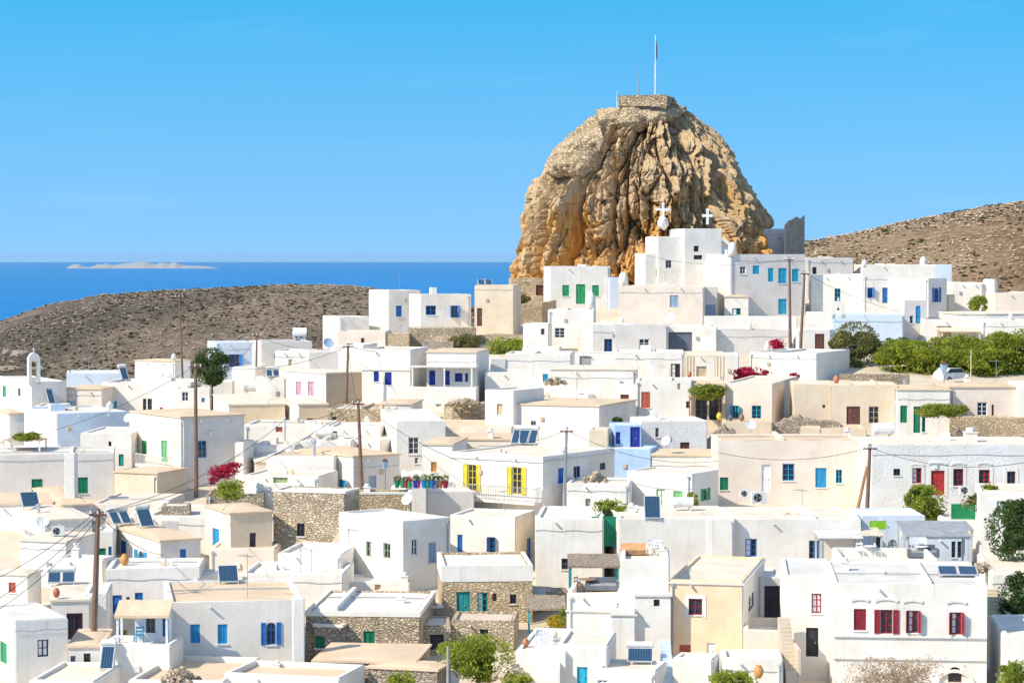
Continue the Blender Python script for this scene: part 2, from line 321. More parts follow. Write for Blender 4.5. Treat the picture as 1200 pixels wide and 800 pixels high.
# ------------------------------------------------------------------ houses
HS = {}; NOCLUT = {'A9', 'A11', 'patio', 'cafe', 'A4', 'C3x'}
def H(key, desc, xL, xR, yt, yb, yaw=0, dep=7.0, W=(), xs=None, wall='w_white', roof='r_cream', rim=0.22, ledge=None, band=0, cat='house', name='house', group=None, D=None, mold=(), side=None, jit=1.0, drop=0.8, thick=0.28):
    rng = random.Random(hash((xL, xR, yt)) & 0xffff)
    yaw = R(yaw); u = Vector((math.cos(yaw), math.sin(yaw), 0)); v = Vector((-math.sin(yaw), math.cos(yaw), 0))
    xm = (xL + xR) / 2
    if D is None: D = Dg(xm, yb)
    Mp = at(xm, yt, D)
    def hit(px, P0, d):
        a = (px - 600) / F      # p.x = a*(p.y*CP - p.z*SP)
        den = d.x - a * d.y * CP
        return (a * (P0.y * CP - P0.z * SP) - P0.x) / den
    sL = hit(xL, Mp, u); sR = hit(xR, Mp, u); A = Mp + u * sL; wd = sR - sL; B = Mp + u * sR
    if xs is not None:
        dep = hit(xs, A if yaw > 0 else B, v); dep = min(16, max(2.0, dep)) if dep > 0 else 8
    top = Mp.z
    corners = [A, B, A + v * dep, B + v * dep]
    zb = min(G(c.x, c.y) for c in corners) - drop
    zb = min(zb, top - 1.0)
    Hh = top - zb; ctr = (A + B) / 2 + v * dep / 2; ctr.z = zb
    root = empty(name, ctr, yaw, desc, cat, group)
    mr = root.matrix_basis.copy()
    RT = Matrix.Translation(ctr) @ Matrix.Rotation(yaw, 4, 'Z')
    hw, hd = wd / 2, dep / 2
    faces = {'f': (wd, lambda q: Vector((q.x - hw, -hd - q.y, q.z))), 'r': (dep, lambda q: Vector((hw + q.y, q.x - hd, q.z))),
             'l': (dep, lambda q: Vector((-hw - q.y, q.x - hd, q.z))), 'b': (wd, lambda q: Vector((q.x - hw, hd + q.y, q.z)))}
    orig = {'f': (A, u, -v), 'r': (B, v, u), 'l': (A, v, -u)}
    def local(face, px, py):
        o_, d_, n_ = orig[face]; r_ = ray(px, py); t = (o_.dot(n_)) / r_.dot(n_); p = r_ * t
        return (p - o_).dot(d_), p.z - zb
    wmat = M(wall); par = {'o': None, 'wallmat': wmat}
    holes = {'f': [], 'r': [], 'l': [], 'b': []}; opens = []
    for q in W:
        kd, x0, y0, x1, y1, c = q[:6]; cx = (x0 + x1) / 2
        fc = 'f' if xL <= cx <= xR else ('l' if cx < xL else 'r')
        try: s0, za = local(fc, x0, (y0 + y1) / 2); s1, _ = local(fc, x1, (y0 + y1) / 2); _, z1 = local(fc, cx, y0); _, z0 = local(fc, cx, y1)
        except ZeroDivisionError: continue
        if s0 > s1: s0, s1 = s1, s0
        L = faces[fc][0]; s0 = max(0.12, s0); s1 = min(L - 0.12, s1); z1 = min(z1, Hh - 0.14); z0 = max(z0, 0.05)
        if s1 - s0 < 0.2 or z1 - z0 < 0.2: print('skip window', key, q); continue
        if any(s0 < b[1] + .03 and s1 > b[0] - .03 and z0 < b[3] + .03 and z1 > b[2] - .03 for b in holes[fc]): print('overlap', key, q); continue
        holes[fc].append((s0, s1, z0, z1)); opens.append((fc, s0, s1, z0, z1, kd, c, len(q) > 6))
    # ---- wall shell
    zs = sorted(set([0, Hh] + [round(z, 4) for f_ in holes.values() for h in f_ for z in h[2:]]))
    zs = sorted(set(zs + [Hh * 0.5]))
    bm = bmesh.new(); cache = {}
    def vert(p):
        k = (round(p.x, 3), round(p.y, 3), round(p.z, 3))
        if k not in cache: cache[k] = bm.verts.new(p)
        return cache[k]
    def face(ps):
        vs_ = []
        for p in ps:
            q = vert(p)
            if q not in vs_: vs_.append(q)
        if len(vs_) >= 3:
            try: return bm.faces.new(vs_)
            except ValueError: pass
    topcols = {}
    for fc, (L, P) in faces.items():
        ss = sorted(set([0, L] + [round(s, 4) for h in holes[fc] for s in h[:2]]))
        topcols[fc] = ss
        for a, b in zip(ss, ss[1:]):
            for c, d in zip(zs, zs[1:]):
                ms, mz = (a + b) / 2, (c + d) / 2
                if any(h[0] < ms < h[1] and h[2] < mz < h[3] for h in holes[fc]): continue
                face([P(Vector((a, 0, c))), P(Vector((b, 0, c))), P(Vector((b, 0, d))), P(Vector((a, 0, d)))])
        for (s0, s1, z0, z1) in holes[fc]:
            s0, s1, z0, z1 = (round(t, 4) for t in (s0, s1, z0, z1)); n = -0.2
            zin = [z for z in zs if z0 <= z <= z1]; sin_ = [s for s in ss if s0 <= s <= s1]
            for s_ in (s0, s1):
                for a, b in zip(zin, zin[1:]): face([P(Vector((s_, 0, a))), P(Vector((s_, 0, b))), P(Vector((s_, n, b))), P(Vector((s_, n, a)))])
            for z_ in (z0, z1):
                for a, b in zip(sin_, sin_[1:]): face([P(Vector((a, 0, z_))), P(Vector((b, 0, z_))), P(Vector((b, n, z_))), P(Vector((a, n, z_)))])
            face([P(Vector((s0, n, z0))), P(Vector((s1, n, z0))), P(Vector((s1, n, z1))), P(Vector((s0, n, z1)))])
    t = min(thick, wd * 0.2, dep * 0.2) if rim > 0 else 0
    inner = [Vector((-hw + t, -hd + t, Hh)), Vector((hw - t, -hd + t, Hh)), Vector((hw - t, hd - t, Hh)), Vector((-hw + t, hd - t, Hh))]
    if rim > 0:
        for fc, ia, ib in (('f', 0, 1), ('r', 1, 2), ('b', 3, 2), ('l', 0, 3)):
            P = faces[fc][1]; face([P(Vector((s, 0, Hh))) for s in topcols[fc]] + [inner[ib], inner[ia]])
        for i in range(4):
            a, b = inner[i], inner[(i + 1) % 4]; dz = Vector((0, 0, -rim - 0.1)); face([a, b, b + dz, a + dz])
    else:
        face([P_ for fc in () for P_ in ()] or [Vector((-hw, -hd, Hh)), Vector((hw, -hd, Hh)), Vector((hw, hd, Hh)), Vector((-hw, hd, Hh))]) if all(len(c) == 2 for c in topcols.values()) else None
    bmesh.ops.remove_doubles(bm, verts=bm.verts, dist=0.0005)
    bmesh.ops.recalc_face_normals(bm, faces=bm.faces)
    edges = []
    for e in bm.edges:
        a, b = e.verts[0].co, e.verts[1].co
        corner = all(abs(abs(p.x) - hw) < 2e-3 and abs(abs(p.y) - hd) < 2e-3 for p in (a, b))
        rimtop = abs(a.z - Hh) < 2e-3 and abs(b.z - Hh) < 2e-3 and (abs(abs(a.x) - hw) < 2e-3 and abs(abs(b.x) - hw) < 2e-3 or abs(abs(a.y) - hd) < 2e-3 and abs(abs(b.y) - hd) < 2e-3)
        if corner or rimtop: edges.append(e)
    if rim > 0:
        try: bmesh.ops.bevel(bm, geom=edges, offset=min(0.07, t * 0.4), segments=2, affect='EDGES', clamp_overlap=True)
        except Exception as ex: print('bevel', ex)
    # hand-made unevenness of the parapet line
    for vtx in bm.verts:
        if vtx.co.z > Hh - 0.12 and rim > 0:
            vtx.co.z += 0.05 * jit * noise.noise(Vector((vtx.co.x * 0.7 + xL, vtx.co.y * 0.7, 3.1)))
    me = bpy.data.meshes.new('wall'); bm.to_mesh(me); bm.free(); me.materials.append(wmat)
    if side:  # one side's own coat; white beside gray paints a sunlit face
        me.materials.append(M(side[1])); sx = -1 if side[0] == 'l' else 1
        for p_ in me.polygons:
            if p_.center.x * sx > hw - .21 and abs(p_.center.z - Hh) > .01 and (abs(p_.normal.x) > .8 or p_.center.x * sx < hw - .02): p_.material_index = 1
    wo = bpy.data.objects.new('wall', me); COL.objects.link(wo); wo.parent = root
    par['o'] = root
    # ---- roof
    rb = MB()
    if rim > 0:
        nx, ny = 6, 5; x0, x1, y0, y1 = -hw + t, hw - t, -hd + t, hd - t; zr = Hh - rim; vs_ = []; fs_ = []
        for j in range(ny + 1):
            for i in range(nx + 1):
                x = x0 + (x1 - x0) * i / nx; y = y0 + (y1 - y0) * j / ny
                vs_.append((x, y, zr + 0.05 * noise.noise(Vector((x * 0.5 + xL, y * 0.5, 1)))))
        for j in range(ny):
            for i in range(nx): a = j * (nx + 1) + i; fs_.append((a, a + 1, a + nx + 2, a + nx + 1))
        rb.add(vs_, fs_)
        ro = rb.build('roof', M(roof), root, fix=False); zroof = Hh - rim
    else:
        ov = 0.10; rb.box(-hw - ov, hw + ov, -hd - ov, hd + ov, Hh - 0.02, Hh + 0.10)
        bm = bmesh.new(); me = bpy.data.meshes.new('roof')
        ro = rb.build('roof', M(roof), root); zroof = Hh + 0.10
        # clay roof packed higher towards its middle
        rb2 = MB(); n = 6; vs_ = []; fs_ = []
        for j in range(n + 1):
            for i in range(n + 1):
                a = i / n * 2 - 1; b = j / n * 2 - 1; e = max(abs(a), abs(b))
                vs_.append((a * hw, b * hd, Hh + 0.085 + 0.16 * (1 - e ** 2) + (0.03 * noise.noise(Vector((a * 3 + xL, b * 3, 0))) if e < 1 else 0)))
        for j in range(n):
            for i in range(n): a = j * (n + 1) + i; fs_.append((a, a + 1, a + n + 2, a + n + 1))
        rb2.add(vs_, fs_); rb2.build('roof_crown', M(roof), ro, fix=False)
        zroof = Hh + 0.2
    if ledge is not None:          # projecting drip course under the parapet: px rows below top
        zl = Hh - max(0.12, ledge); lb = MB()
        lb.box(-hw - 0.09, hw + 0.09, -hd - 0.09, -hd - 0.003, zl - 0.1, zl)
        if yaw > 0: lb.box(-hw - 0.09, -hw - 0.003, -hd - 0.003, hd, zl - 0.1, zl)
        else: lb.box(hw + 0.003, hw + 0.09, -hd - 0.003, hd, zl - 0.1, zl)
        lb.build('ledge', M('w_gray'), root)
    if band:
        bb = MB(); e = 0.03
        bb.box(-hw - e, hw + e, -hd - e, -hd + 0.22, Hh - band, Hh + 0.03); bb.box(-hw - e, -hw + 0.22, -hd + 0.22, hd + e, Hh - band, Hh + 0.03)
        bb.box(hw - 0.22, hw + e, -hd + 0.22, hd + e, Hh - band, Hh + 0.03)
        bb.build('parapet', M('w_white'), root)
    for (fc, s0, s1, z0, z1, kd, c, surround) in opens:
        P = faces[fc][1]
        opening(par, P, s0, s1, z0, z1, kd, c, rng)
        if kd not in 'dDglv' and rng.random() < 0.8:
            sb = MB(); sb.box(s0 - 0.06, s1 + 0.06, 0.003, 0.07, z0 - 0.07, z0 - 0.005, P); sb.build('sill', M('w_white'), root)
        if surround:
            fb = MB(); f = 0.22
            for (a, b, c_, d) in ((s0 - f, s0, z0 - f * 0.8, z1 + f), (s1, s1 + f, z0 - f * 0.8, z1 + f), (s0, s1, z1, z1 + f)): fb.box(a, b, 0.003, 0.035, c_, d, P)
            fb.build('window_surround', M('w_white'), root)
    for (x0, x1, y) in mold:      # eyebrow mouldings
        s0, z = local('f', x0, y); s1, _ = local('f', x1, y); cx = (s0 + s1) / 2; rr = (s1 - s0) / 2; lb = MB(); P = faces['f'][1]; k = 8
        for i in range(k):
            a0 = math.pi * (0.12 + 0.76 * i / k); a1 = math.pi * (0.12 + 0.76 * (i + 1) / k)
            poly = [(cx - rr * math.cos(a0), z + 0.35 * rr * math.sin(a0)), (cx - rr * math.cos(a1), z + 0.35 * rr * math.sin(a1)), (cx - (rr + .1) * math.cos(a1), z + .13 + 0.35 * rr * math.sin(a1)), (cx - (rr + .1) * math.cos(a0), z + .13 + 0.35 * rr * math.sin(a0))]
            lb.prism(poly, 0.003, 0.07, P)
        lb.build('hood_moulding', M('w_stain'), root)
    # low divider walls, plinths and pipes on the flat roofs
    if cat == 'house' and rim > 0 and wd > 4.5 and dep > 4.5 and key not in NOCLUT:
        if rng.random() < .55:
            x = hw * rng.uniform(-.5, .5); hh_ = rng.uniform(.18, .38); pb = MB(); pb.box(x - .13, x + .13, -hd + t + .01, hd - t - .01, Hh - rim - .1, Hh - rim + hh_); pb.build('divider_wall', M('w_white') if band else wmat, ro)
        if rng.random() < .45:
            x, y = hw * rng.uniform(-.6, .6), hd * rng.uniform(-.1, .6); a_, b_ = rng.uniform(.3, .7), rng.uniform(.3, .6); pb = MB(); pb.box(x - a_, x + a_, y - b_, y + b_, Hh - rim - .1, Hh - rim + rng.uniform(.2, .9)); pb.build('plinth', M('w_white') if band else wmat, ro)
        if rng.random() < .5:
            y = hd * rng.uniform(-.5, .5); pb = MB(); pb.tube([(-hw + t + .1, y, Hh - rim + .09), (0, y + .15, Hh - rim + .1), (hw - t - .1, y - .1, Hh - rim + .09)], .035, 5); pb.build('pipe', M('gray'), ro)
        if rng.random() < .4:
            x, y = hw * rng.uniform(-.7, .7), hd * rng.uniform(-.6, .3); pb = MB()
            for k_ in range(rng.choice([2, 3])): pb = MB(); q_ = x + k_ * .45; s_ = rng.uniform(.1, .2); pb.box(q_ - s_, q_ + s_, y - s_, y + s_, Hh - rim - .05, Hh - rim + rng.uniform(.12, .35)); pb.build('block', M(rng.choice(['w_gray', 'w_tan', 'tan', 'w_stain'])), ro)
    # rain pipes and spouts
    Pf = faces['f'][1]
    if cat == 'house' and wd > 3 and not band:
        if rng.random() < .45:
            s = rng.choice([.22, wd - .25]); 
            if not any(h_[0] - .15 < s < h_[1] + .15 for h_ in holes['f']):
                pb = MB(); pb.tube([Pf(Vector((s, .06, 0))), Pf(Vector((s, .06, Hh - .35)))], .045, 6); pb.box(s - .1, s + .1, .005, .14, Hh - .36, Hh - .2, Pf); pb.build('downpipe', M(rng.choice(['gray', 'steel', 'ac'])), root)
        if rng.random() < .5:
            for s in (wd * .3, wd * .72)[:rng.choice([1, 2])]:
                pb = MB(); pb.box(s - .06, s + .06, -.02, .3, Hh - .34, Hh - .26, Pf); pb.build('water_spout', M('w_gray'), root)
        if rng.random() < .35:
            s = wd * rng.uniform(.15, .85); z = Hh - rng.uniform(1.1, 1.7)
            if not any(h_[0] - .3 < s < h_[1] + .3 and h_[2] - .4 < z < h_[3] + .3 for h_ in holes['f']):
                pb = MB(); pb.box(s - .14, s + .14, .003, .12, z - .17, z + .17, Pf); pb.build('meter_box', M(rng.choice(['ac', 'gray', 'tan'])), root)
        if rng.random() < .4:
            z = Hh - rng.uniform(.5, .9)
            if not any(h_[3] > z - .1 for h_ in holes['f']):
                pb = MB(); pb.tube([Pf(Vector((wd * i / 8, .03, z + .05 * math.sin(i * 1.7)))) for i in range(9)], .015, 4); pb.build('wall_cable', M('gray'), root)
    HS[key] = dict(root=root, roof=ro, RT=RT, inv=RT.inverted(), z=zb + zroof, zl=zroof, desc=desc, hw=hw, hd=hd, top=Hh, zb=zb, A=A, B=B, u=u, v=v, yaw=yaw, D=D, P=faces, local=local)
    return root
def roofpt(key, px, py):
    """point of the roof plane of house `key` that shows at (px, py), kept inside the roof"""
    h = HS[key]; r_ = ray(px, py); t = h['z'] / r_.z; p = r_ * t; q = h['inv'] @ p
    q.x = max(-h['hw'] + 0.3, min(h['hw'] - 0.3, q.x)); q.y = max(-h['hd'] + 0.3, min(h['hd'] - 0.3, q.y)); q.z = h['zl']
    return h['RT'] @ q, q
def chimney(key, px, py, hgt=1.0, kind='pot', wd=0.45):
    p, q = roofpt(key, px, py); h = HS[key]; mb = MB(); q.z -= 0.1; q.x = max(-h['hw'] + .35, min(h['hw'] - .35, q.x)); w2 = wd / 2
    if kind == 'pot':
        mb.box(q.x - w2, q.x + w2, q.y - w2, q.y + w2, q.z, q.z + hgt * 0.75); mb.lathe([(w2 * .8, 0), (w2 * .75, hgt * .3)], (q.x, q.y, q.z + hgt * .75), 10)
        mb.box(q.x - w2 - .06, q.x + w2 + .06, q.y - w2 - .06, q.y + w2 + .06, q.z + hgt * .7, q.z + hgt * .77)
    elif kind == 'dome':
        mb.lathe([(w2 * 1.2, 0), (w2 * 1.1, hgt * .6), (w2 * .9, hgt * .8), (w2 * .5, hgt * .95), (0.03, hgt)], tuple(q), 14)
    else:
        mb.lathe([(w2 * .6, 0), (w2 * .6, hgt * .85)], tuple(q), 10); mb.lathe([(w2 * 1.0, hgt * .85), (w2 * 1.0, hgt * .92), (.02, hgt * 1.05)], tuple(q), 10)
    mb.build('chimney', M('metal') if kind == 'pipe' else M('w_white'), h['roof'], smooth=(kind == 'dome'))
def belfry(key, px, py, wd, hgt, holes=1):
    p, q = roofpt(key, px, py); h = HS[key]; q.z -= 0.15; mb = MB(); w2 = wd / 2; d = 0.3; cx = q.x
    pw = wd * 0.26
    mb.box(cx - w2, cx - w2 + pw, q.y - d, q.y + d, q.z, q.z + hgt * .7); mb.box(cx + w2 - pw, cx + w2, q.y - d, q.y + d, q.z, q.z + hgt * .7)
    mb.box(cx - w2 + pw, cx + w2 - pw, q.y - d + .01, q.y + d - .01, q.z, q.z + hgt * .2)
    prof_ = [(cx - w2, q.z + hgt * .7), (cx + w2, q.z + hgt * .7)] + [(cx + w2 * math.cos(a * math.pi / 8), q.z + hgt * .72 + hgt * .24 * math.sin(a * math.pi / 8)) for a in range(0, 9)]
    mb.prism(prof_, q.y - d, q.y + d)
    o = mb.build('bell_gable', M('w_white'), h['root'])
    b2 = MB(); b2.lathe([(.03, .0), (.16, -.28), (.2, -.34), (.0, -.34)], (cx, q.y, q.z + hgt * .66), 10); b2.build('bell', M('brown'), o)
    c = MB(); c.box(cx - .04, cx + .04, q.y - .04, q.y + .04, q.z + hgt * .95, q.z + hgt * .95 + .5); c.box(cx - .16, cx + .16, q.y - .035, q.y + .035, q.z + hgt * .95 + .28, q.z + hgt * .95 + .36); c.build('cross', M('white'), o)
# ------------------------------------------------------------------ things that stand on roofs
def collector(p, rz, wd, ln, tilt, label, n=1, tank=True, group=None):
    wd *= .66; ln *= .66
    r = empty('solar_water_heater' if tank else 'solar_collector_array', p, rz, label, 'water heater' if tank else 'solar panel', group)
    ct, st_ = math.cos(tilt), math.sin(tilt)
    for i in range(n):
        x0 = -wd / 2 + i * (wd / n) + 0.03; x1 = x0 + wd / n - 0.06
        T = lambda v: Vector((v.x, -ln * ct / 2 + v.y * ct - v.z * st_, 0.12 + v.y * st_ + v.z * ct))
        mb = MB(); mb.box(x0, x1, 0, ln, 0, 0.07, T); o = mb.build('collector', M('steel'), r)
        g = MB(); g.box(x0 + .05, x1 - .05, .05, ln - .05, 0.071, 0.078, T); g.build('glass_cover', M('panel'), o)
    mb = MB(); yb_ = ln * ct / 2; zt = 0.12 + ln * st_; mb.tube([(-wd / 2 + .08, yb_, .1), (wd / 2 - .08, yb_, .1)], .02, 5)
    for x in (-wd / 2 + .08, wd / 2 - .08):
        mb.tube([(x, yb_, 0), (x, yb_, zt)], .025, 5); mb.tube([(x, -ln * ct / 2, 0), (x, -ln * ct / 2, .14)], .025, 5); mb.tube([(x, yb_, .1), (x, -ln * ct / 2, .08)], .02, 5)
    mb.build('stand', M('steel'), r)
    if tank:
        mb = MB(); L = wd * 0.95; rr = 0.2
        vs_ = [(-L / 2, yb_ + .1, zt + .25), (L / 2, yb_ + .1, zt + .25)]
        mb.tube([(-L / 2, yb_ + .1, zt + .2), (L / 2, yb_ + .1, zt + .2)], rr, 14); mb.tube([(-L / 2 - .05, yb_ + .1, zt + .2), (L / 2 + .05, yb_ + .1, zt + .2)], rr * .8, 14)
        mb.build('tank', M('ac'), r, smooth=False)
    return r
def SH(key, px, py, rz=0, wd=1.9, ln=2.0, n=2, tank=True, tilt=40, lab=''):
    p, _ = roofpt(key, px, py); collector(p, R(rz), wd, ln, R(tilt), lab + ' on ' + HS[key]['desc'] if not lab.endswith('.') else lab[:-1], n, tank)
def dish(key, px, py, rz, rad, label, colour='ac'):
    p, _ = roofpt(key, px, py); r = empty('satellite_dish', p, R(rz), label, 'satellite dish')
    mb = MB(); T = Matrix.Translation((0, 0, 1.0)) @ Matrix.Rotation(R(60), 4, 'X'); vs_ = []; fs_ = []; n = 16
    for k, (q, z) in enumerate(((0.001, -.16), (.35, -.14), (.7, -.07), (1, 0), (1.0, -.02), (.7, -.09), (.35, -.16), (.001, -.19))):
        for i in range(n): vs_.append(T @ Vector((rad * q * math.cos(6.2832 * i / n), rad * q * math.sin(6.2832 * i / n), rad * z * 1.6)))
    for k in range(7):
        for i in range(n): fs_.append((k * n + i, k * n + (i + 1) % n, (k + 1) * n + (i + 1) % n, (k + 1) * n + i))
    mb.add(vs_, fs_); mb.build('reflector', M(colour), r)
    mb = MB(); mb.tube([(0, .1, 0), (0, .1, .95)], .03, 6); mb.tube([T @ Vector((0, -rad * .95, 0)), T @ Vector((0, 0, rad * .8))], .018, 5); mb.build('mast', M('steel'), r)
def aerial(key, px, py, hgt, label):
    p, _ = roofpt(key, px, py); r = empty('television_aerial', p, R(random.uniform(-60, 60)), label, 'aerial')
    mb = MB(); mb.tube([(0, 0, 0), (0, 0, hgt)], .022, 5); mb.build('mast', M('gray'), r)
    mb = MB(); mb.tube([(-.7, 0, hgt * .93), (.5, 0, hgt * .93)], .015, 4)
    for i in range(7): mb.tube([(-.6 + i * .17, -.32 + i * .02, hgt * .93), (-.6 + i * .17, .32 - i * .02, hgt * .93)], .01, 4)
    mb.build('antenna', M('gray'), r)
def acunit(p, rz, label, s=1.0, group=None):
    r = empty('air_conditioner', p, R(rz), label, 'air conditioner', group)
    mb = MB(); mb.box(-.42 * s, .42 * s, -.16 * s, .16 * s, .06, .66 * s); mb.box(-.3 * s, -.24 * s, -.16 * s, .16 * s, 0, .06); mb.box(.24 * s, .3 * s, -.16 * s, .16 * s, 0, .06); mb.build('casing', M('ac'), r)
    mb = MB(); n = 16; y = -.165 * s
    c = (-.1 * s, .36 * s)
    ring = [(c[0] + .23 * s * math.cos(6.2832 * i / n), c[1] + .23 * s * math.sin(6.2832 * i / n)) for i in range(n)]
    mb.prism(ring, y - .01, y); o = mb.build('fan_opening', M('dark'), r)
    mb = MB()
    for i in range(3): a = 2.094 * i; mb.prism([(c[0] + .04 * math.cos(a - 1), c[1] + .04 * math.sin(a - 1)), (c[0] + .2 * s * math.cos(a - .25), c[1] + .2 * s * math.sin(a - .25)), (c[0] + .2 * s * math.cos(a + .3), c[1] + .2 * s * math.sin(a + .3))], y - .02, y - .011)
    mb.build('fan', M('gray'), o)
def jar(p, s, label, colour='terra', name='clay_jar', cat='jar', plant=None, group=None):
    r = empty(name, p, 0, label, cat, group); s *= .62
    mb = MB(); mb.lathe([(.16 * s, 0), (.3 * s, .22 * s), (.36 * s, .48 * s), (.28 * s, .72 * s), (.16 * s, .82 * s), (.2 * s, .9 * s), (.14 * s, .9 * s), (.12 * s, .8 * s)], n=14); mb.build('body', M(colour), r, smooth=True)
    return r
def tank(p, rz, L, H_, label, colour='w_white', name='water_tank', cat='water tank'):
    r = empty(name, p, R(rz), label, cat)
    mb = MB(); mb.tube([(-L / 2, 0, H_ * .6 + .15), (L / 2, 0, H_ * .6 + .15)], H_ * .5, 14); mb.build('drum', M('white'), r)
    for x in (-L * .35, L * .35): mb = MB(); mb.box(x - .05, x + .05, -H_ * .35, H_ * .35, 0, H_ * .3); mb.build('cradle', M('w_gray'), r)
# ------------------------------------------------------------------ plants
def leaves(mb, cen, rad, n, size, rng, flat=1.0, shell=0.55):
    for _ in range(n):
        while True:
            d = Vector((rng.uniform(-1, 1), rng.uniform(-1, 1), rng.uniform(-1, 1)))
            if 0.05 < d.length < 1: break
        d = d.normalized() * (shell + (1 - shell) * rng.random()) if rng.random() < .8 else d
        c = Vector((cen[0] + d.x * rad[0], cen[1] + d.y * rad[1], cen[2] + d.z * rad[2]))
        a = Vector((rng.gauss(0, 1), rng.gauss(0, 1), rng.gauss(0, .6))).normalized(); b = a.orthogonal().normalized()
        b = (Matrix.Rotation(rng.uniform(0, 6.28), 3, a) @ b); s = size * rng.uniform(.6, 1.3); k = s * .45
        i = len(mb.v); mb.v += [tuple(c - b * s), tuple(c + a.cross(b) * k), tuple(c + b * s), tuple(c - a.cross(b) * k)]; mb.f.append((i, i + 1, i + 2, i + 3))
def TREE(px, py, base, wpx, hpx, kind, label, D=None, n=9000, cat='tree', name='tree', lsize=0.13, seed=0, nb=16, trunk=True, group=None, depth=0.8, slope=0):
    """crown centred on (px, py), wpx x hpx in size, trunk down to row `base`"""
    rng = random.Random(seed + px); D = D or Dg(px, base); c = at(px, py, D); s = D / F; rx, rz_ = wpx / 2 * s, hpx / 2 * s; ry = rx * depth
    zb = min(G(c.x, c.y), at(px, base, D).z) - .1
    r = empty(name, (c.x, c.y, zb), 0, label, cat, group)
    cz = c.z - zb; mb = MB(); tb = MB(); blobs = []
    for i in range(nb):
        a = rng.uniform(0, 6.28); q = math.sqrt(rng.random()) * .74; zz = rng.uniform(-.75, .72)
        q *= math.sqrt(max(.1, 1 - zz * zz * .8))
        bc = (rx * q * math.cos(a) * 1.08, ry * q * math.sin(a), cz + rz_ * zz * 1.06 + slope * rx * q * math.cos(a)); br = rng.uniform(.14, .42)
        blobs.append(bc); leaves(mb, bc, (rx * br * 1.1, ry * br * 1.1, rz_ * br), n // nb, lsize, rng)
    for i in range(n // 14):       # stray sprigs
        a = rng.uniform(0, 6.28); b = rng.uniform(-1, 1); q = math.sqrt(1 - b * b) * rng.uniform(.7, 1.0)
        leaves(mb, (rx * q * math.cos(a), ry * q * math.sin(a), cz + rz_ * b * .95), (.2, .2, .2), 2, lsize, rng)
    o = mb.build('crown', FOL[kind], r, fix=False)
    if trunk:
        tr = max(.08, rx * .07); top = max(.4, cz - rz_ * .3)
        tb.tube([(0, 0, -.3), (rng.uniform(-.1, .1), 0, top * .5), (rng.uniform(-.2, .2), 0, top)], tr, 8, tr * .6)
        for bc in blobs[::2]:
            tb.tube([(0, 0, top * .75), (bc[0] * .5, bc[1] * .5, (top + bc[2]) / 2), bc], tr * .45, 5, tr * .12)
        tb.build('trunk', M('bark') if 'bark' in MATS else M('pole'), r)
    return r
FOL = {}
def fol():
    FOL['pine'] = leafmat('pine foliage', (0.08, 0.125, 0.012), (0.34, 0.37, 0.035)); FOL['dark'] = leafmat('dark foliage', (0.03, 0.065, 0.02), (0.10, 0.15, 0.035))
    FOL['olive'] = leafmat('olive foliage', (0.09, 0.10, 0.03), (0.26, 0.24, 0.08)); FOL['fresh'] = leafmat('fresh foliage', (0.12, 0.17, 0.02), (0.36, 0.40, 0.05))
    FOL['vine'] = leafmat('vine foliage', (0.09, 0.13, 0.015), (0.28, 0.30, 0.03)); FOL['bloom'] = leafmat('bougainvillea bloom', (0.28, 0.01, 0.04), (0.52, 0.03, 0.08))
    FOL['dry'] = leafmat('dry twigs', (0.30, 0.21, 0.13), (0.52, 0.40, 0.27)); FOL['yellow'] = leafmat('yellow foliage', (0.30, 0.25, 0.02), (0.62, 0.48, 0.03)); FOL['scrub'] = leafmat('scrub foliage', (0.05, 0.05, 0.02), (0.10, 0.095, 0.035))
fol()
# ------------------------------------------------------------------ poles and cables
TOPS = {}
def POLE(key, x0, y0, x1, y1, label, w0=0.11, colour='pole', arm=True, base=None, lamp=False, cat='utility pole', name='utility_pole'):
    D = Dg(x1, base or (y1 + 12)); t = at(x0, y0, D); b = at(x1, y1, D); g = G(b.x, D) - .5; d = (t - b); b2 = b - d * ((b.z - g) / max(.1, d.z))
    if b2.z > b.z: b2 = b
    r = empty(name, b2, 0, label, cat); q = t - b2
    mb = MB(); mb.tube([(0, 0, 0), q * .5, q], w0 * 1.25, 9, w0 * .8); mb.build('shaft', M(colour), r)
    if arm:
        a = MB(); a.box(q.x - .5, q.x + .5, q.y - .16, q.y - .09, q.z - .38, q.z - .28); ao = a.build('crossarm', M('brown'), r)
        i = MB()
        for x in (-.42, 0, .42): i.lathe([(.03, 0), (.055, .05), (.03, .09), (.055, .14), (.02, .18)], (q.x + x, q.y - .125, q.z - .28), 8)
        i.build('insulator', M('white'), ao)
    TOPS[key] = t - Vector((0, 0, .25)); return r
def cable(a, b, sag, label, rad=0.022, group=None):
    a = TOPS[a] if isinstance(a, str) else a; b = TOPS[b] if isinstance(b, str) else b
    pts = [a.lerp(b, i / 20) - Vector((0, 0, 4 * sag * (i / 20) * (1 - i / 20))) for i in range(21)]
    o0 = pts[0].copy(); mb = MB(); mb.tube([p - o0 for p in pts], rad, 4); o = mb.build('power_cable', M('dark'), loc=o0); tag(o, label, 'cable', group)
# ================================================================== SETTING: ground, hills, sea, island
def sheet(name, m, rows, kind='structure', smooth=True):
    n = len(rows[0]); vs_ = [p for r_ in rows for p in r_]; fs_ = []
    for j in range(len(rows) - 1):
        for i in range(n - 1): a = j * n + i; fs_.append((a, a + 1, a + n + 1, a + n))
    mb = MB(); mb.add(vs_, fs_); o = mb.build(name, m, fix=False, smooth=smooth); tag(o, kind=kind); return o
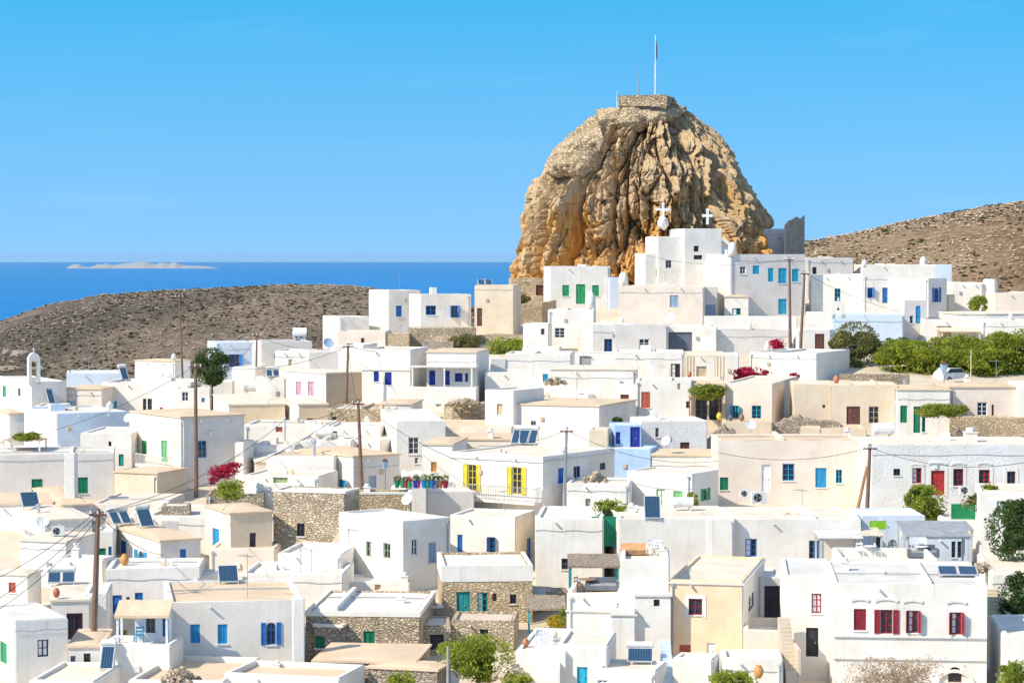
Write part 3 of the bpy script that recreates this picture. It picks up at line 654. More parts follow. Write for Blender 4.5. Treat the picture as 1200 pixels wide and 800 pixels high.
# materials of the land
def hillmat(name, cols, stone, sc=1.0):
    m, nt, b = base_mat(name, 1.0); t = N(nt, 'TexCoord'); v = t.outputs['Object']
    n1 = noise_n(nt, v, 0.02 * sc, 5, 0.6); n2 = noise_n(nt, v, 0.35 * sc, 6, 0.75)
    col = ramp(nt, n1, [(0.41, cols[0]), (0.5, cols[1]), (0.60, cols[2])])
    f = ramp(nt, n2, [(0.42, (0, 0, 0)), (0.58, (1, 1, 1))]); col = mixc(nt, f, mixc(nt, 0.55, col, (0.07, 0.055, 0.04)), col)
    vo = N(nt, 'TexVoronoi'); vo.inputs['Scale'].default_value = 0.55 * sc; nt.links.new(v, vo.inputs['Vector'])
    n3 = noise_n(nt, v, 0.05 * sc, 3); fm = N(nt, 'Math', operation='MULTIPLY')
    nt.links.new(ramp(nt, vo.outputs[0], [(0.12, (1, 1, 1)), (0.3, (0, 0, 0))]), fm.inputs[0]); nt.links.new(ramp(nt, n3, [(0.4, (0.1,) * 3), (0.6, (1, 1, 1))]), fm.inputs[1])
    col = mixc(nt, fm.outputs[0], col, stone); bump(nt, b, n2, 1.0, 1.2)
    nt.links.new(col, b.inputs['Base Color']); return m
HL = hillmat('dry hillside', ((0.10, 0.085, 0.06), (0.18, 0.14, 0.105), (0.29, 0.215, 0.15)), (0.38, 0.31, 0.24))
HR = hillmat('ochre hillside', ((0.26, 0.155, 0.08), (0.34, 0.22, 0.12), (0.42, 0.29, 0.17)), (0.56, 0.44, 0.30))
# town ground
Ds = [60, 80, 100] + [105 + 3 * i for i in range(76)] + [340, 350, 365, 385, 410, 440, 480, 520, 560]
rows = []
for D in Ds:
    row = []
    for i in range(-20, 131):
        px = i * 12.0; x = (px - 600) / F * D; row.append((x, D, G(x, D) + .12 * noise.noise(Vector((x * .3, D * .3, 0)))))
    rows.append(row)
sheet('ground', M('paving'), rows)
# land that falls away from the town to the sea, and the hills
def fb(p, o=5): return noise.fractal(p, 1.0, 2.0, o)
def hill(name, m, ridge, D0, D1, zfoot, px0, px1, back=3200, zback=-330, step=5, rough=1.0):
    rows = []; nj = 110
    for j in range(nj + 1):
        t = j / nj; D = D0 + (D1 - D0) * t; row = []
        for i in range(int((px1 - px0) / step) + 1):
            px = px0 + i * step; zr = at(px, lerp(px, ridge), D1).z; x = (px - 600) / F * D
            s_ = math.sin(t * math.pi / 2) ** 1.15
            z = zfoot + (zr - zfoot) * s_ + rough * (fb(Vector((x * .02, D * .02, 3))) * 2.2 * math.sin(math.pi * min(1, t * 1.02)) * (1 - t * .6) + fb(Vector((x * .25, D * .25, 1))) * .35)
            row.append((x, D, z))
        rows.append(row)
    for k in range(1, 15):
        D = D1 + (back - D1) * (k / 14) ** 1.6; row = []
        for i in range(int((px1 - px0) / step) + 1):
            px = px0 + i * step; zr = at(px, lerp(px, ridge), D1).z; x = (px - 600) / F * (D1 + (D - D1) * .9)
            row.append((x, D, zr + (zback - zr) * (k / 14) ** 1.1 - (4 if k else 0)))
        rows.append(row)
    return sheet(name, m, rows), rows
RIDL = [(-300, 450), (-150, 412), (0, 376), (60, 356), (120, 345.5), (180, 341), (240, 338.5), (300, 335), (340, 333.5), (400, 334), (430, 337), (500, 346), (560, 362), (620, 385), (760, 440)]
RIDR = [(700, 420), (800, 345), (880, 305), (945, 283.5), (1000, 273.5), (1050, 262), (1100, 252.5), (1150, 243), (1200, 236), (1300, 224), (1450, 214), (1600, 210)]
hl, HLR = hill('hill', HL, RIDL, 540, 700, -62, -300, 760)
hr, HRR = hill('hill', HR, RIDR, 560, 860, -62, 700, 1600)
# valley floor and coastal shelf between town and hills
mb = MB(); mb.box(-900, 900, 470, 600, -340, -64); tag(mb.build('valley_floor', HL), kind='structure')
# boulders and scrub on the slopes: nobody could count them
def scatter(name, rows, n, m, smin, smax, seed, tmin=0.0, dense=None, rowmax=110, flat=.6):
    rng = random.Random(seed); mb = MB(); nr = rowmax; nc = len(rows[0]) - 1
    ico = [(0, 0, 1), (.9, 0, .3), (.28, .85, .3), (-.73, .53, .3), (-.73, -.53, .3), (.28, -.85, .3), (0, 0, -.4)]
    fc = [(0, 1, 2), (0, 2, 3), (0, 3, 4), (0, 4, 5), (0, 5, 1), (6, 2, 1), (6, 3, 2), (6, 4, 3), (6, 5, 4), (6, 1, 5)]
    k = 0
    while k < n:
        j = rng.randrange(nr); i = rng.randrange(nc); p = Vector(rows[j][i]).lerp(Vector(rows[j + 1][i + 1]), rng.random()); p.x += rng.uniform(-.6, .6)
        q = noise.noise(Vector((p.x * .03, p.y * .03, seed))) + .5 * noise.noise(Vector((p.x * .11, p.y * .11, seed)))
        if q < (dense if dense is not None else -.1) + rng.uniform(-.25, .25): continue
        k += 1; s_ = smin + (smax - smin) * rng.random() ** 2.5; a = rng.uniform(0, 6.28); ca, sa = math.cos(a), math.sin(a); ex = rng.uniform(.7, 1.6)
        mb.add([(p.x + s_ * (x * ex * ca - y * sa) * rng.uniform(.75, 1.25), p.y + s_ * (x * ex * sa + y * ca) * rng.uniform(.75, 1.25), p.z + s_ * z * flat * rng.uniform(.7, 1.3)) for x, y, z in ico], fc)
    tag(mb.build(name, m, fix=False), kind='stuff')
def stonemat(name, a, c):
    m, nt, b = base_mat(name, 1.0); t = N(nt, 'TexCoord'); n1 = noise_n(nt, t.outputs['Object'], 0.4, 4, .7)
    nt.links.new(ramp(nt, n1, [(0.35, a), (0.65, c)]), b.inputs['Base Color']); return m
ST = stonemat('hill stones', (0.24, 0.18, 0.13), (0.41, 0.33, 0.26)); SO = stonemat('ochre stones', (0.36, 0.25, 0.15), (0.62, 0.50, 0.36))
scatter('hill_stones', HLR, 26000, ST, .16, .62, 3, dense=-.15)
scatter('hill_scrub', HLR, 12000, FOL['scrub'], .25, .8, 7, dense=-.2, flat=.55)
scatter('hill_stones', HRR, 24000, SO, .2, .9, 5, dense=-.15)
scatter('hill_scrub', HRR, 12000, FOL['scrub'], .3, .95, 9, dense=-.2, flat=.55)
# sea
m, nt, b = base_mat('sea', 0.35); b.inputs['Specular IOR Level'].default_value = 0.04
t = N(nt, 'TexCoord'); mp = N(nt, 'Mapping'); mp.inputs['Scale'].default_value = (0.00012, 0.0005, 1); nt.links.new(t.outputs['Object'], mp.inputs[0])
n1 = noise_n(nt, mp.outputs[0], 3.0, 4); nt.links.new(ramp(nt, n1, [(0.35, (0.0, 0.15, 0.40)), (0.65, (0.0, 0.20, 0.52))]), b.inputs['Base Color'])
mp2 = N(nt, 'Mapping'); mp2.inputs['Scale'].default_value = (0.01, 0.03, 1); nt.links.new(t.outputs['Object'], mp2.inputs[0]); n2 = noise_n(nt, mp2.outputs[0], 4, 5); bump(nt, b, n2, .3, 4)
mb = MB(); Rr = 121000; n = 96; mb.v = [(Rr * math.cos(6.2832 * i / n), Rr * math.sin(6.2832 * i / n), -300) for i in range(n)]; mb.f = [tuple(range(n))]
tag(mb.build('sea', m, fix=False), kind='structure')
# far island
def island(pts, yb, name, Dfar):
    rows = []; m = MATS.setdefault('isl', stonemat('island rock', (0.28, 0.28, 0.28), (0.42, 0.41, 0.40)))
    for j in range(9):
        s_ = math.sin(j / 8 * math.pi); row = []
        for i in range(61):
            px = pts[0][0] + (pts[-1][0] - pts[0][0]) * i / 60; D = Dfar + j * 450; hgt = .75 * (yb - lerp(px, pts)) * Dfar / F
            row.append(((px - 600) / F * D, D, -302 + s_ * hgt * (1 + .25 * noise.noise(Vector((i * .6, j * .7, 2))))))
        rows.append(row)
    sheet(name, m, rows)
island([(78, 314), (84, 309), (92, 307), (98, 311), (104, 313), (116, 308), (125, 306.5), (134, 309), (150, 306), (170, 303), (181, 308), (190, 305), (200, 307), (206, 304), (212, 309), (230, 310), (245, 311), (256, 314)], 314, 'island', 58000)
# the air
hm = bpy.data.materials.new('haze'); hm.use_nodes = True; ht = hm.node_tree; ht.nodes.clear()
ho = ht.nodes.new('ShaderNodeOutputMaterial'); pv = ht.nodes.new('ShaderNodeVolumePrincipled'); pv.inputs['Color'].default_value = (.62, .82, 1.0, 1); pv.inputs['Density'].default_value = 4e-6; pv.inputs['Anisotropy'].default_value = .2
ht.links.new(pv.outputs[0], ho.inputs['Volume']); mb = MB(); mb.box(-125000, 125000, -125000, 125000, -345, 45); tag(mb.build('haze', hm), kind='stuff')
# ================================================================== THE ROCK
LEFT = [(118, 722), (124, 700), (134, 690), (148, 678), (168, 655), (190, 641), (210, 626), (222, 620), (250, 610), (275, 607), (300, 601), (330, 599), (360, 598), (400, 596)]
RIGHT = [(118, 782), (123, 806), (130, 818), (140, 831), (152, 843), (165, 855), (185, 866), (205, 874), (225, 884), (245, 893), (265, 901), (282, 905), (300, 907), (330, 908), (400, 912)]
RD = 322.0; SMOOTH = False
rockmat, nt, b = base_mat('crag rock', 0.95)
t = N(nt, 'TexCoord'); v = t.outputs['Object']; mp = N(nt, 'Mapping'); mp.inputs['Scale'].default_value = (1, 1, .28); nt.links.new(v, mp.inputs[0])
nA = noise_n(nt, mp.outputs[0], .33, 6, .65); nB = noise_n(nt, mp.outputs[0], 1.6, 6, .7); nC = noise_n(nt, v, .16, 4, .6)
gray = ramp(nt, nB, [(0.28, (0.14, 0.085, 0.04)), (0.43, (0.50, 0.35, 0.19)), (0.70, (0.70, 0.53, 0.34))])
och = ramp(nt, nB, [(0.28, (0.20, 0.08, 0.02)), (0.45, (0.62, 0.31, 0.07)), (0.68, (0.80, 0.52, 0.19))])
sz = N(nt, 'SeparateXYZ'); nt.links.new(v, sz.inputs[0]); mr_ = N(nt, 'MapRange'); mr_.inputs[1].default_value = 18.0; mr_.inputs[2].default_value = -2.0; mr_.inputs[3].default_value = -.20; mr_.inputs[4].default_value = .30
nt.links.new(sz.outputs[2], mr_.inputs[0]); ad = N(nt, 'Math', operation='ADD'); nt.links.new(nC, ad.inputs[0]); nt.links.new(mr_.outputs[0], ad.inputs[1])
col = mixc(nt, ramp(nt, ad.outputs[0], [(0.50, (0, 0, 0)), (0.68, (1, 1, 1))]), gray, och)
bump(nt, b, nB, 1.0, .5); nt.links.new(col, b.inputs['Base Color'])
def rock_surface(phi, y):
    """phi: 0 = right, -90deg = towards the camera; y = picture row on the front"""
    z = -(y - TY) / F * (RD - 14) - 0.0
    xl, xr = lerp(y, LEFT), lerp(y, RIGHT); cx = ((xl + xr) / 2 - 600) / F * RD; rx = (xr - xl) / 2 / F * RD; ry = 4.5 + rx * .72
    c, s_ = math.cos(phi), math.sin(phi); s_ = math.copysign(abs(s_) ** .62, s_); n_ = Vector((c / rx, s_ / ry, 0)).normalized()
    px = (xl + xr) / 2 + (xr - xl) / 2 * c
    # vertical buttresses that fan out from the summit, split into pillars by cracks
    z2 = z + 1.5 * noise.noise(Vector((phi * 5, z * .1, 7)))
    a = phi * 17 + 1.6 * noise.noise(Vector((phi * 4, z * .09, 5))); fl = SMOOTH
    rib = abs(noise.noise(Vector((a * .16, z * .045, 2.0))))
    d = 3.2 * (rib ** .6 - .42)
    P3 = Vector((cx + rx * c, ry * s_, z))
    for (ka, kz, am, sd, lim) in ((.24, .05, 2.5, 0, .16), (.52, .19, 1.6, 31, .12), (1.2, .42, .75, 57, .15), (2.8, 1.2, .2, 83, .2)):
        q = Vector((a * ka + sd, .3 * sd, z2 * kz)); dist, pts_ = noise.voronoi(q, distance_metric='DISTANCE'); e = dist[1] - dist[0]
        cell = noise.cell(pts_[0] * 9.1)
        d += am * (min(1, e / lim) ** .5 - .8 + .85 * (cell - .5))
    d += .8 * noise.fractal(P3 * .22, .9, 2, 4) + .10 * noise.fractal(P3 * 2.2, .8, 2, 3)
    if fl: d = .35
    # bedding ledges
    lz = z * .55 + .5 * noise.noise(P3 * .2); d += 0 if fl else .35 * (abs(noise.noise(Vector((a * .1, .5, lz * 1.6)))) ** .6 - .4)
    top = min(1, max(0, (y - 121) / 22)); d *= .35 + .65 * top
    if s_ < 0 and not fl:
        for (gx, gy, sx, sy, am) in ((742, 275, 24, 20, -2.2), (800, 250, 22, 26, -.8), (722, 225, 9, 30, -1.2), (735, 322, 34, 18, 4.6), (762, 282, 8, 26, 4.2), (748, 300, 10, 14, 2.5), (700, 330, 22, 22, 2.0), (850, 300, 22, 30, 1.2), (640, 250, 18, 30, .8)):
            e = ((px - gx) / sx) ** 2 + ((y - gy) / sy) ** 2
            if e < 6: d += am * math.exp(-e) * (1 + .35 * noise.noise(P3 * .9))
    edge = abs(c) ** 4; d = d * (1 - .45 * edge) - (0 if fl else .35 * edge)
    return Vector((cx + rx * c, RD + ry * s_, z)) + n_ * d
rows = []; NP, NY = 560, 300
for j in range(NY + 1):
    y = 121.5 + (385 - 121.5) * (j / NY); row = []
    for i in range(NP):
        f_ = i / NP; phi = 2 * math.pi * f_; row.append(rock_surface(phi, y))
    rows.append(row)
O = Vector((at(755, 345, RD).x, RD, -4.0)); mb = MB(); vs_ = [p - O for r_ in rows for p in r_]; fs_ = []
for j in range(NY):
    for i in range(NP): a = j * NP + i; b_ = j * NP + (i + 1) % NP; fs_.append((a, b_, b_ + NP, a + NP))
tc_ = sum((Vector(p) for p in vs_[:NP]), Vector()) / NP; n0 = len(vs_); vs_.append(tc_ + Vector((0, 0, .4)))
for i in range(NP): fs_.append(((i + 1) % NP, i, n0))
mb.add(vs_, fs_); ro = mb.build('rock_outcrop', rockmat, loc=O, fix=True, smooth=False)
tag(ro, 'huge ribbed ochre and grey crag rising above the white town', 'rock')
# masonry on the crag
def strip_wall(pts, label, hgt_rows, thick, m, name='stone_wall', cat='wall', sag=0.0, seed=0, DD=None, cren=.25):
    """pts: (px, ytop, ybottom, D) along the wall"""
    rng = random.Random(seed); mb = MB(); vs_ = []; fs_ = []; n = 0; P0 = None; seq = []
    for (a, b_) in zip(pts, pts[1:]):
        k = max(1, int(abs(b_[0] - a[0]) / 4))
        for i in range(k): seq.append([a[q] + (b_[q] - a[q]) * i / k for q in range(4)])
    seq.append(list(pts[-1]))
    for (px, y0, y1, D) in seq:
        t_ = at(px, y0, D); b2 = at(px, y1, D); j = cren * noise.noise(Vector((px * .35, seed, 0)))
        vs_ += [Vector((b2.x, D, b2.z)), Vector((t_.x, D, t_.z + j)), Vector((t_.x * (D + thick) / D, D + thick, t_.z + j * .8)), Vector((b2.x * (D + thick) / D, D + thick, b2.z))]
    o0 = vs_[0].copy(); m_ = len(seq)
    for i in range(m_ - 1):
        for k in range(4): fs_.append((i * 4 + k, i * 4 + (k + 1) % 4, i * 4 + 4 + (k + 1) % 4, i * 4 + 4 + k))
    fs_ += [(0, 1, 2, 3), tuple((m_ - 1) * 4 + k for k in (3, 2, 1, 0))]
    mb.add([q - o0 for q in vs_], fs_); o = mb.build(name, M(m), loc=o0); return tag(o, label, cat)
def crag_wall(px0, px1, low, topr, label, seed):
    global SMOOTH
    SMOOTH = True; vs_ = []; fs_ = []; n = 110; m_ = 30
    for i in range(n + 1):
        px = px0 + (px1 - px0) * i / n; y1 = lerp(px, low) + 5 * noise.noise(Vector((px * .09, seed, 0))); y0 = lerp(px, topr)
        for j in range(m_ + 1):
            y = y0 + (y1 - y0) * j / m_; xl, xr = lerp(y, LEFT), lerp(y, RIGHT); c = (px - (xl + xr) / 2) / ((xr - xl) / 2); c = max(-.985, min(.985, c))
            p = rock_surface(-math.acos(c), max(121.5, y)); 
            if y < 121.5: p.z += (121.5 - y) / F * 308
            o_ = 1.0 - 3.4 * (j / m_) ** 3 + .9 * noise.noise(p * .35) + .35 * noise.noise(p * 1.3); nn = Vector((c * .8, -1, 0)).normalized(); vs_.append(p + nn * o_)
            if j == 0: vs_[-1].z += .25 * noise.noise(Vector((px * .3, seed, 4)))
    for i in range(n):
        for j in range(m_): a = i * (m_ + 1) + j; fs_.append((a, a + 1, a + m_ + 2, a + m_ + 1))
    o0 = vs_[0].copy(); mb = MB(); mb.add([q - o0 for q in vs_], fs_); o = mb.build('stone_wall', M('w_crag'), loc=o0, fix=False)
    md = o.modifiers.new('thick', 'SOLIDIFY'); md.thickness = 2.2; md.offset = -1; tag(o, label, 'wall'); SMOOTH = False
crag_wall(703, 794, [(697, 162), (712, 152), (735, 155), (760, 150), (780, 143), (794, 139)], [(697, 124), (806, 121), (822, 134)], 'tall rubble retaining wall wrapping the crag summit', 2)
crag_wall(641, 704, [(641, 208), (655, 205), (672, 208), (690, 198), (704, 172)], [(641, 196), (655, 172), (678, 150), (697, 132), (704, 140)], 'sloping rubble wall banked against the left shoulder of the crag', 4)
def boxwall(px0, px1, y0, y1, D, dep, label, m='w_crag', name='stone_hut', cat='fort', yaw=0, jag=.2):
    a, b_ = at(px0, y0, D), at(px1, y0, D); z1 = a.z; z0 = at(px0, y1, D).z; r = empty(name, ((a.x + b_.x) / 2, D, z0), R(yaw), label, cat); hw = (b_.x - a.x) / 2
    mb = MB(); n = 14; ring = []
    for i in range(n + 1): ring.append((-hw + 2 * hw * i / n, 0))
    poly = [(-hw, 0)] + [(x, z1 - z0 + jag * noise.noise(Vector((x * 2.1, px0, 0)))) for x, _ in ring] + [(hw, 0)]
    mb.prism(poly, 0, .5); mb.prism(poly, dep - .5, dep); mb.box(-hw, -hw + .5, .5, dep - .5, 0, z1 - z0 - .1); mb.box(hw - .5, hw, .5, dep - .5, 0, z1 - z0 - .1)
    mb.build('wall', M(m), r); return r
fr = boxwall(724, 782, 111.5, 124.5, 311.5, 5.5, 'small square dry stone fort on the very top of the crag', yaw=-14)
def mast(px, yt, yb_, D, label, w0, name='mast', cat='mast', flag=False, col_='gray'):
    a, b_ = at(px, yt, D), at(px, yb_, D); r = empty(name, b_, 0, label, cat); hgt = a.z - b_.z
    mb = MB(); mb.tube([(0, 0, -.5), (0, 0, hgt * .55)], w0, 8); mb.tube([(0, 0, hgt * .55), (0, 0, hgt)], w0 * .5, 6); mb.build('pole', M(col_), r)
    if flag:
        mb = MB(); z = hgt * .93
        vs_ = []; fs_ = []
        for i in range(7):
            for j in range(4): vs_.append((.06 + i * .03, .05 * math.sin(i * 1.3 + j), z - j * .75 - i * .12))
        for i in range(6):
            for j in range(3): a_ = i * 4 + j; fs_.append((a_, a_ + 4, a_ + 5, a_ + 1))
        mb.add(vs_, fs_); mb.build('flag', M('slate'), r, fix=False)
    return r
mast(768, 41, 116, 313.5, 'tall thin white flagpole with furled dark flag above the crag fort', .10, 'flagpole', 'flagpole', True, 'white')
mast(748.5, 80, 116, 313, 'short dark antenna mast left of the flagpole', .07, 'antenna_mast')
mast(723, 106, 122, 312, 'thin white stick at the left corner of the crag fort', .05, 'marker_post', 'post', False, 'white')
mast(684, 135, 146, 310.5, 'tiny lamp post on the left rim of the crag', .06, 'lamp_post', 'lamp')
# crosses and the whitewashed boulder against the rock
def cross(px, yt, yb_, wpx, D, label):
    a, b_ = at(px, yt, D), at(px, yb_, D); r = Vector(b_); hgt = a.z - b_.z; w2 = wpx / 2 * D / F; mb = MB(); q = hgt * .085
    mb.box(-q, q, -q, q, 0, hgt * .98); mb.box(-w2, w2, -q * .95, q * .95, hgt * .52, hgt * .52 + 2 * q)
    for (x, z) in ((0, hgt), (-w2, hgt * .52 + q), (w2, hgt * .52 + q)):
        mb.prism([(x + q * 1.35 * math.cos(i * .785), z + q * 1.35 * math.sin(i * .785)) for i in range(8)], -q * 1.02, q * 1.02)
    o = mb.build('cross', M('white'), loc=r); return tag(o, label, 'cross')
# ================================================================== THE TOWN
# ---- foot of the crag
H('church', 'tall white chapel block with stepped roofline under the crag', 802, 846, 268, 352, 12, 7, [('v', 813, 288, 819, 295, 'dark'), ('v', 813, 299, 823, 304, 'dark')], rim=.15, wall='w_white', roof='r_white', cat='church', name='church')
H('churchB', 'lower middle step of the white chapel with one square window', 771, 803, 277, 352, 12, 6, [('w', 780, 305, 787, 314, 'gray')], rim=.1, roof='r_white', cat='chapel', name='chapel_wing')
H('churchC', 'lowest left step of the white chapel with small niche', 756, 772, 297, 352, 12, 5, [('v', 768.5, 315, 773, 324, 'orange')], rim=.1, roof='r_white', cat='chapel', name='chapel_wing')
H('churchD', 'small white block in front of the chapel with wide recess', 828, 857, 305, 356, -4, 4, [('v', 832, 319, 845, 331, 'tan')], rim=.1, roof='r_white')
H('churchE', 'narrow white annex in painted blue shade at the right flank of the chapel', 845, 855, 288, 350, 10, 5, rim=.05, wall='w_pale', roof='r_white')  # blue here is the white wall's shade, put into its colour
cross(777, 239, 255, 15, 301.5, 'larger white cross on a white boulder before the crag')
cross(829, 246, 263, 9, 304, 'smaller white cross on the chapel roof before the crag')
def boulder(px, y, w_, h_, D, m, label, name='boulder', seed=1, squash=1):
    c = at(px, y, D); s_ = D / F; mb = MB(); n = 20; vs_ = []; fs_ = []
    for j in range(13):
        th = math.pi * j / 12
        for i in range(n):
            ph = 6.2832 * i / n; d = Vector((math.sin(th) * math.cos(ph), math.sin(th) * math.sin(ph), -math.cos(th))); k = 1 + .35 * noise.noise(d * 1.7 + Vector((seed, 0, 0))) + .12 * noise.noise(d * 5)
            vs_.append((d.x * w_ / 2 * s_ * k, d.y * w_ / 2 * s_ * k, d.z * h_ / 2 * s_ * k))
    for j in range(12):
        for i in range(n): fs_.append((j * n + i, j * n + (i + 1) % n, (j + 1) * n + (i + 1) % n, (j + 1) * n + i))
    mb.add(vs_, fs_); return tag(mb.build(name, m, loc=c), label, 'rock')
boulder(777, 261, 12, 15, 303, M('w_white'), 'whitewashed boulder carrying the larger cross', seed=4)
H('shadewall', 'white house in deep shade beside the crag', 893, 922, 268, 345, 28, 6, rim=.3, wall='w_pale', D=316)  # pale blue wall colour stands for the deep shade
strip_wall([(919, 266, 345, 305), (924, 258, 345, 309), (933, 256, 345, 315), (943, 252, 345, 322)], 'dark jagged ruin wall standing right of the crag', 0, 4, 'w_graystone', name='ruined_wall', seed=9, cren=.5)
H('gray1', 'grey two storey house with a row of blue shutters below the crag', 856, 944, 298, 372, 16, 8, [('W', 867, 312, 874, 321, 'gray'), ('s', 882, 311, 890, 321, 'azure'), ('s', 900, 314, 906.5, 330, 'azure'), ('s', 912, 314, 922, 332, 'azure'), ('s', 928, 315, 936, 330, 'azure'), ('d', 912, 350, 922, 368, 'azure')], wall='w_gray', roof='r_gray', rim=.15)
chimney('gray1', 912, 297, 1.7, 'dome', .9)
H('gray2', 'grey house with one small window right of the blue shutter row', 945, 1000, 302, 350, 8, 7, [('w', 952, 313, 957, 322, 'dark')], wall='w_gray', roof='r_gray', rim=.15)
H('bellhouse', 'small white block with bell gable right of the chapel', 846, 884, 298, 345, 0, 4, rim=.1, roof='r_white', D=303)
belfry('bellhouse', 861, 296, 1.4, 2.2)
H('whblue', 'white house with one pale blue window behind two poles', 950, 1011, 322, 368, -6, 8, [('w', 978, 338, 985, 353, 'azure')], rim=.2, roof='r_white')
H('recess', 'white house with blue door and open blue window in shade', 1011, 1046, 321, 370, 6, 6, [('O', 1017, 337, 1023, 349, 'blue'), ('d', 1034, 337, 1043, 355, 'blue')], rim=.2)
H('archwin', 'white house with grey gable side and blue arched window', 1040, 1088, 326, 374, -42, 5, [('A', 1095, 337, 1100, 354, 'blue')], xs=1110, rim=.15, roof='r_white')
H('far1', 'long white house on the skyline under the right hill', 1010, 1096, 310, 350, 0, 7, rim=.2, roof='r_white')
chimney('far1', 1069, 308, 1.3, 'dome', .8); chimney('far1', 1006, 312, .9, 'dome', .6)
H('far2', 'small bluish block at the end of the skyline house', 1096, 1116, 310, 350, 4, 5, wall='w_pale', rim=.2)
H('far3', 'white house with cream front behind the small skyline tree', 1117, 1153, 331, 368, -4, 7, rim=.2, side=None)
H('far3b', 'white chimney like block beside the small skyline tree', 1152, 1166, 327, 368, -20, 3, rim=.1, xs=1166)
H('far4', 'low cream wall house at the far right skyline', 1166, 1230, 343, 375, 0, 7, wall='w_pink', rim=.2)
H('pillarhouse', 'cream gatepost block between the arched window house and the tree', 1111, 1119, 345, 372, 0, 1.2, wall='w_cream', rim=.05, cat='pillar', name='gate_pillar')
H('lowtan', 'low tan roofed house at the right edge above the pines', 1120, 1230, 368, 400, 3, 8, rim=0, roof='r_cream')
# green shutter house and its neighbours
H('green3', 'white house with green door between two green shutters', 645, 715, 312, 362, 7, 6, [('s', 659, 334, 667, 347, 'leaf'), ('d', 675, 333, 686, 356, 'leaf'), ('s', 694, 334, 702, 347, 'leaf')], rim=.15, roof='r_white')
H('green3b', 'pale shaded low wall right of the green door house', 714, 731, 325, 362, 10, 4, wall='w_pale', rim=.15)
H('creambig', 'long cream house with a single blue shutter under the chapel', 725, 826, 335, 384, -4, 8, [('s', 785, 346, 795, 360, 'pale')], wall='w_pink', rim=.15, roof='r_cream')
chimney('creambig', 738, 330, 1.8, 'dome', 1.0)
H('bluegate', 'narrow grey block with blue railing gate', 826, 841, 336, 374, 4, 4, [('d', 827, 357, 838, 369, 'pale')], wall='w_gray', rim=.1)
H('smalltan', 'little white house with tan roof and teal window', 849, 877, 348, 376, -5, 4, [('w', 858, 361, 868, 369, 'teal')], rim=0, roof='r_tan')
H('parapet1', 'long bright terrace wall below the blue shutter row', 826, 934, 371, 398, -3, 4, rim=.35, roof='r_white', cat='terrace', name='terrace')
# stone ramparts left of the crag
H('rampL', 'white edged stone house with solar panels left of the crag', 556, 602, 334, 395, -8, 6, [('d', 559, 361, 565, 382, 'brown')], wall='w_cream', rim=.2, roof='r_white')
SH('rampL', 588, 331, 10, 2.6, 1.6, 2, False, 35, 'twin solar panels beside the crag foot.')
H('rampW', 'cream masonry house with one dark window hugging the crag', 600, 648, 326, 372, 6, 4, [('v', 628, 334, 637, 346, 'brown')], wall='w_goldstone', rim=.1, roof='r_cream', D=297)
strip_wall([(576, 352, 398, 281), (590, 356, 400, 279), (610, 357, 400, 277), (635, 355, 398, 277), (652, 352, 390, 280)], 'golden curved retaining wall below the crag', 0, 5, 'w_goldstone', seed=3, cren=.1)
TREE(605, 350, 358, 32, 18, 'olive', 'flowering shrub growing on top of the golden retaining wall', D=283, n=2600, cat='shrub', name='shrub', trunk=False, lsize=.12)
H('D4', 'prominent white house on the sea skyline with tall lit end wall', 455, 493, 340, 386, 24, 7, [('s', 464, 358, 471, 371, 'blue')], xs=432, wall='w_white', rim=.12, roof='r_white', side=None)
H('D4b', 'right wing of the sea skyline house with two blue windows', 493, 552, 345, 388, 15, 6, [('w', 499, 358, 511, 369, 'blue'), ('O', 529, 358, 537, 372, 'blue')], rim=.12, roof='r_white')
H('D4c', 'left lower annex of the sea skyline house', 397, 433, 371, 402, 22, 6, xs=378, rim=.1, roof='r_white', wall='w_white')
H('D4d', 'cream terrace wall below the sea skyline house', 395, 452, 388, 412, -4, 5, [('v', 423, 396, 427, 404, 'brown')], wall='w_pink', rim=.15, roof='r_cream', cat='terrace', name='terrace')
H('D4e', 'crumbling stone terrace below the sea skyline house', 441, 480, 391, 412, 0, 4, wall='w_goldstone', rim=.05, roof='r_cream', cat='terrace', name='terrace')
H('D4f', 'tan stone plinth under the right wing of the skyline house', 478, 558, 384, 408, 4, 4, wall='w_stone', rim=.05, roof='r_cream', cat='terrace', name='terrace')
H('D4g', 'dark grey low garden wall behind the porch house', 494, 532, 400, 412, 2, 3, wall='w_graystone', rim=.05, cat='wall', name='garden_wall')
strip_wall([(553, 394, 412, 262), (580, 391, 414, 262), (620, 393, 416, 262)], 'low pale stone wall behind the climbing plants', 0, 1.2, 'w_stone', seed=13, cren=.2)
TREE(545, 401, 412, 38, 20, 'olive', 'low green shrub left of the climbing plants', D=258, n=2500, cat='shrub', name='shrub', trunk=False, lsize=.13)
TREE(592, 407, 420, 54, 24, 'fresh', 'broad leafy creeper in front of the pale stone wall', D=256, n=4500, cat='shrub', name='shrub', trunk=False, lsize=.15)
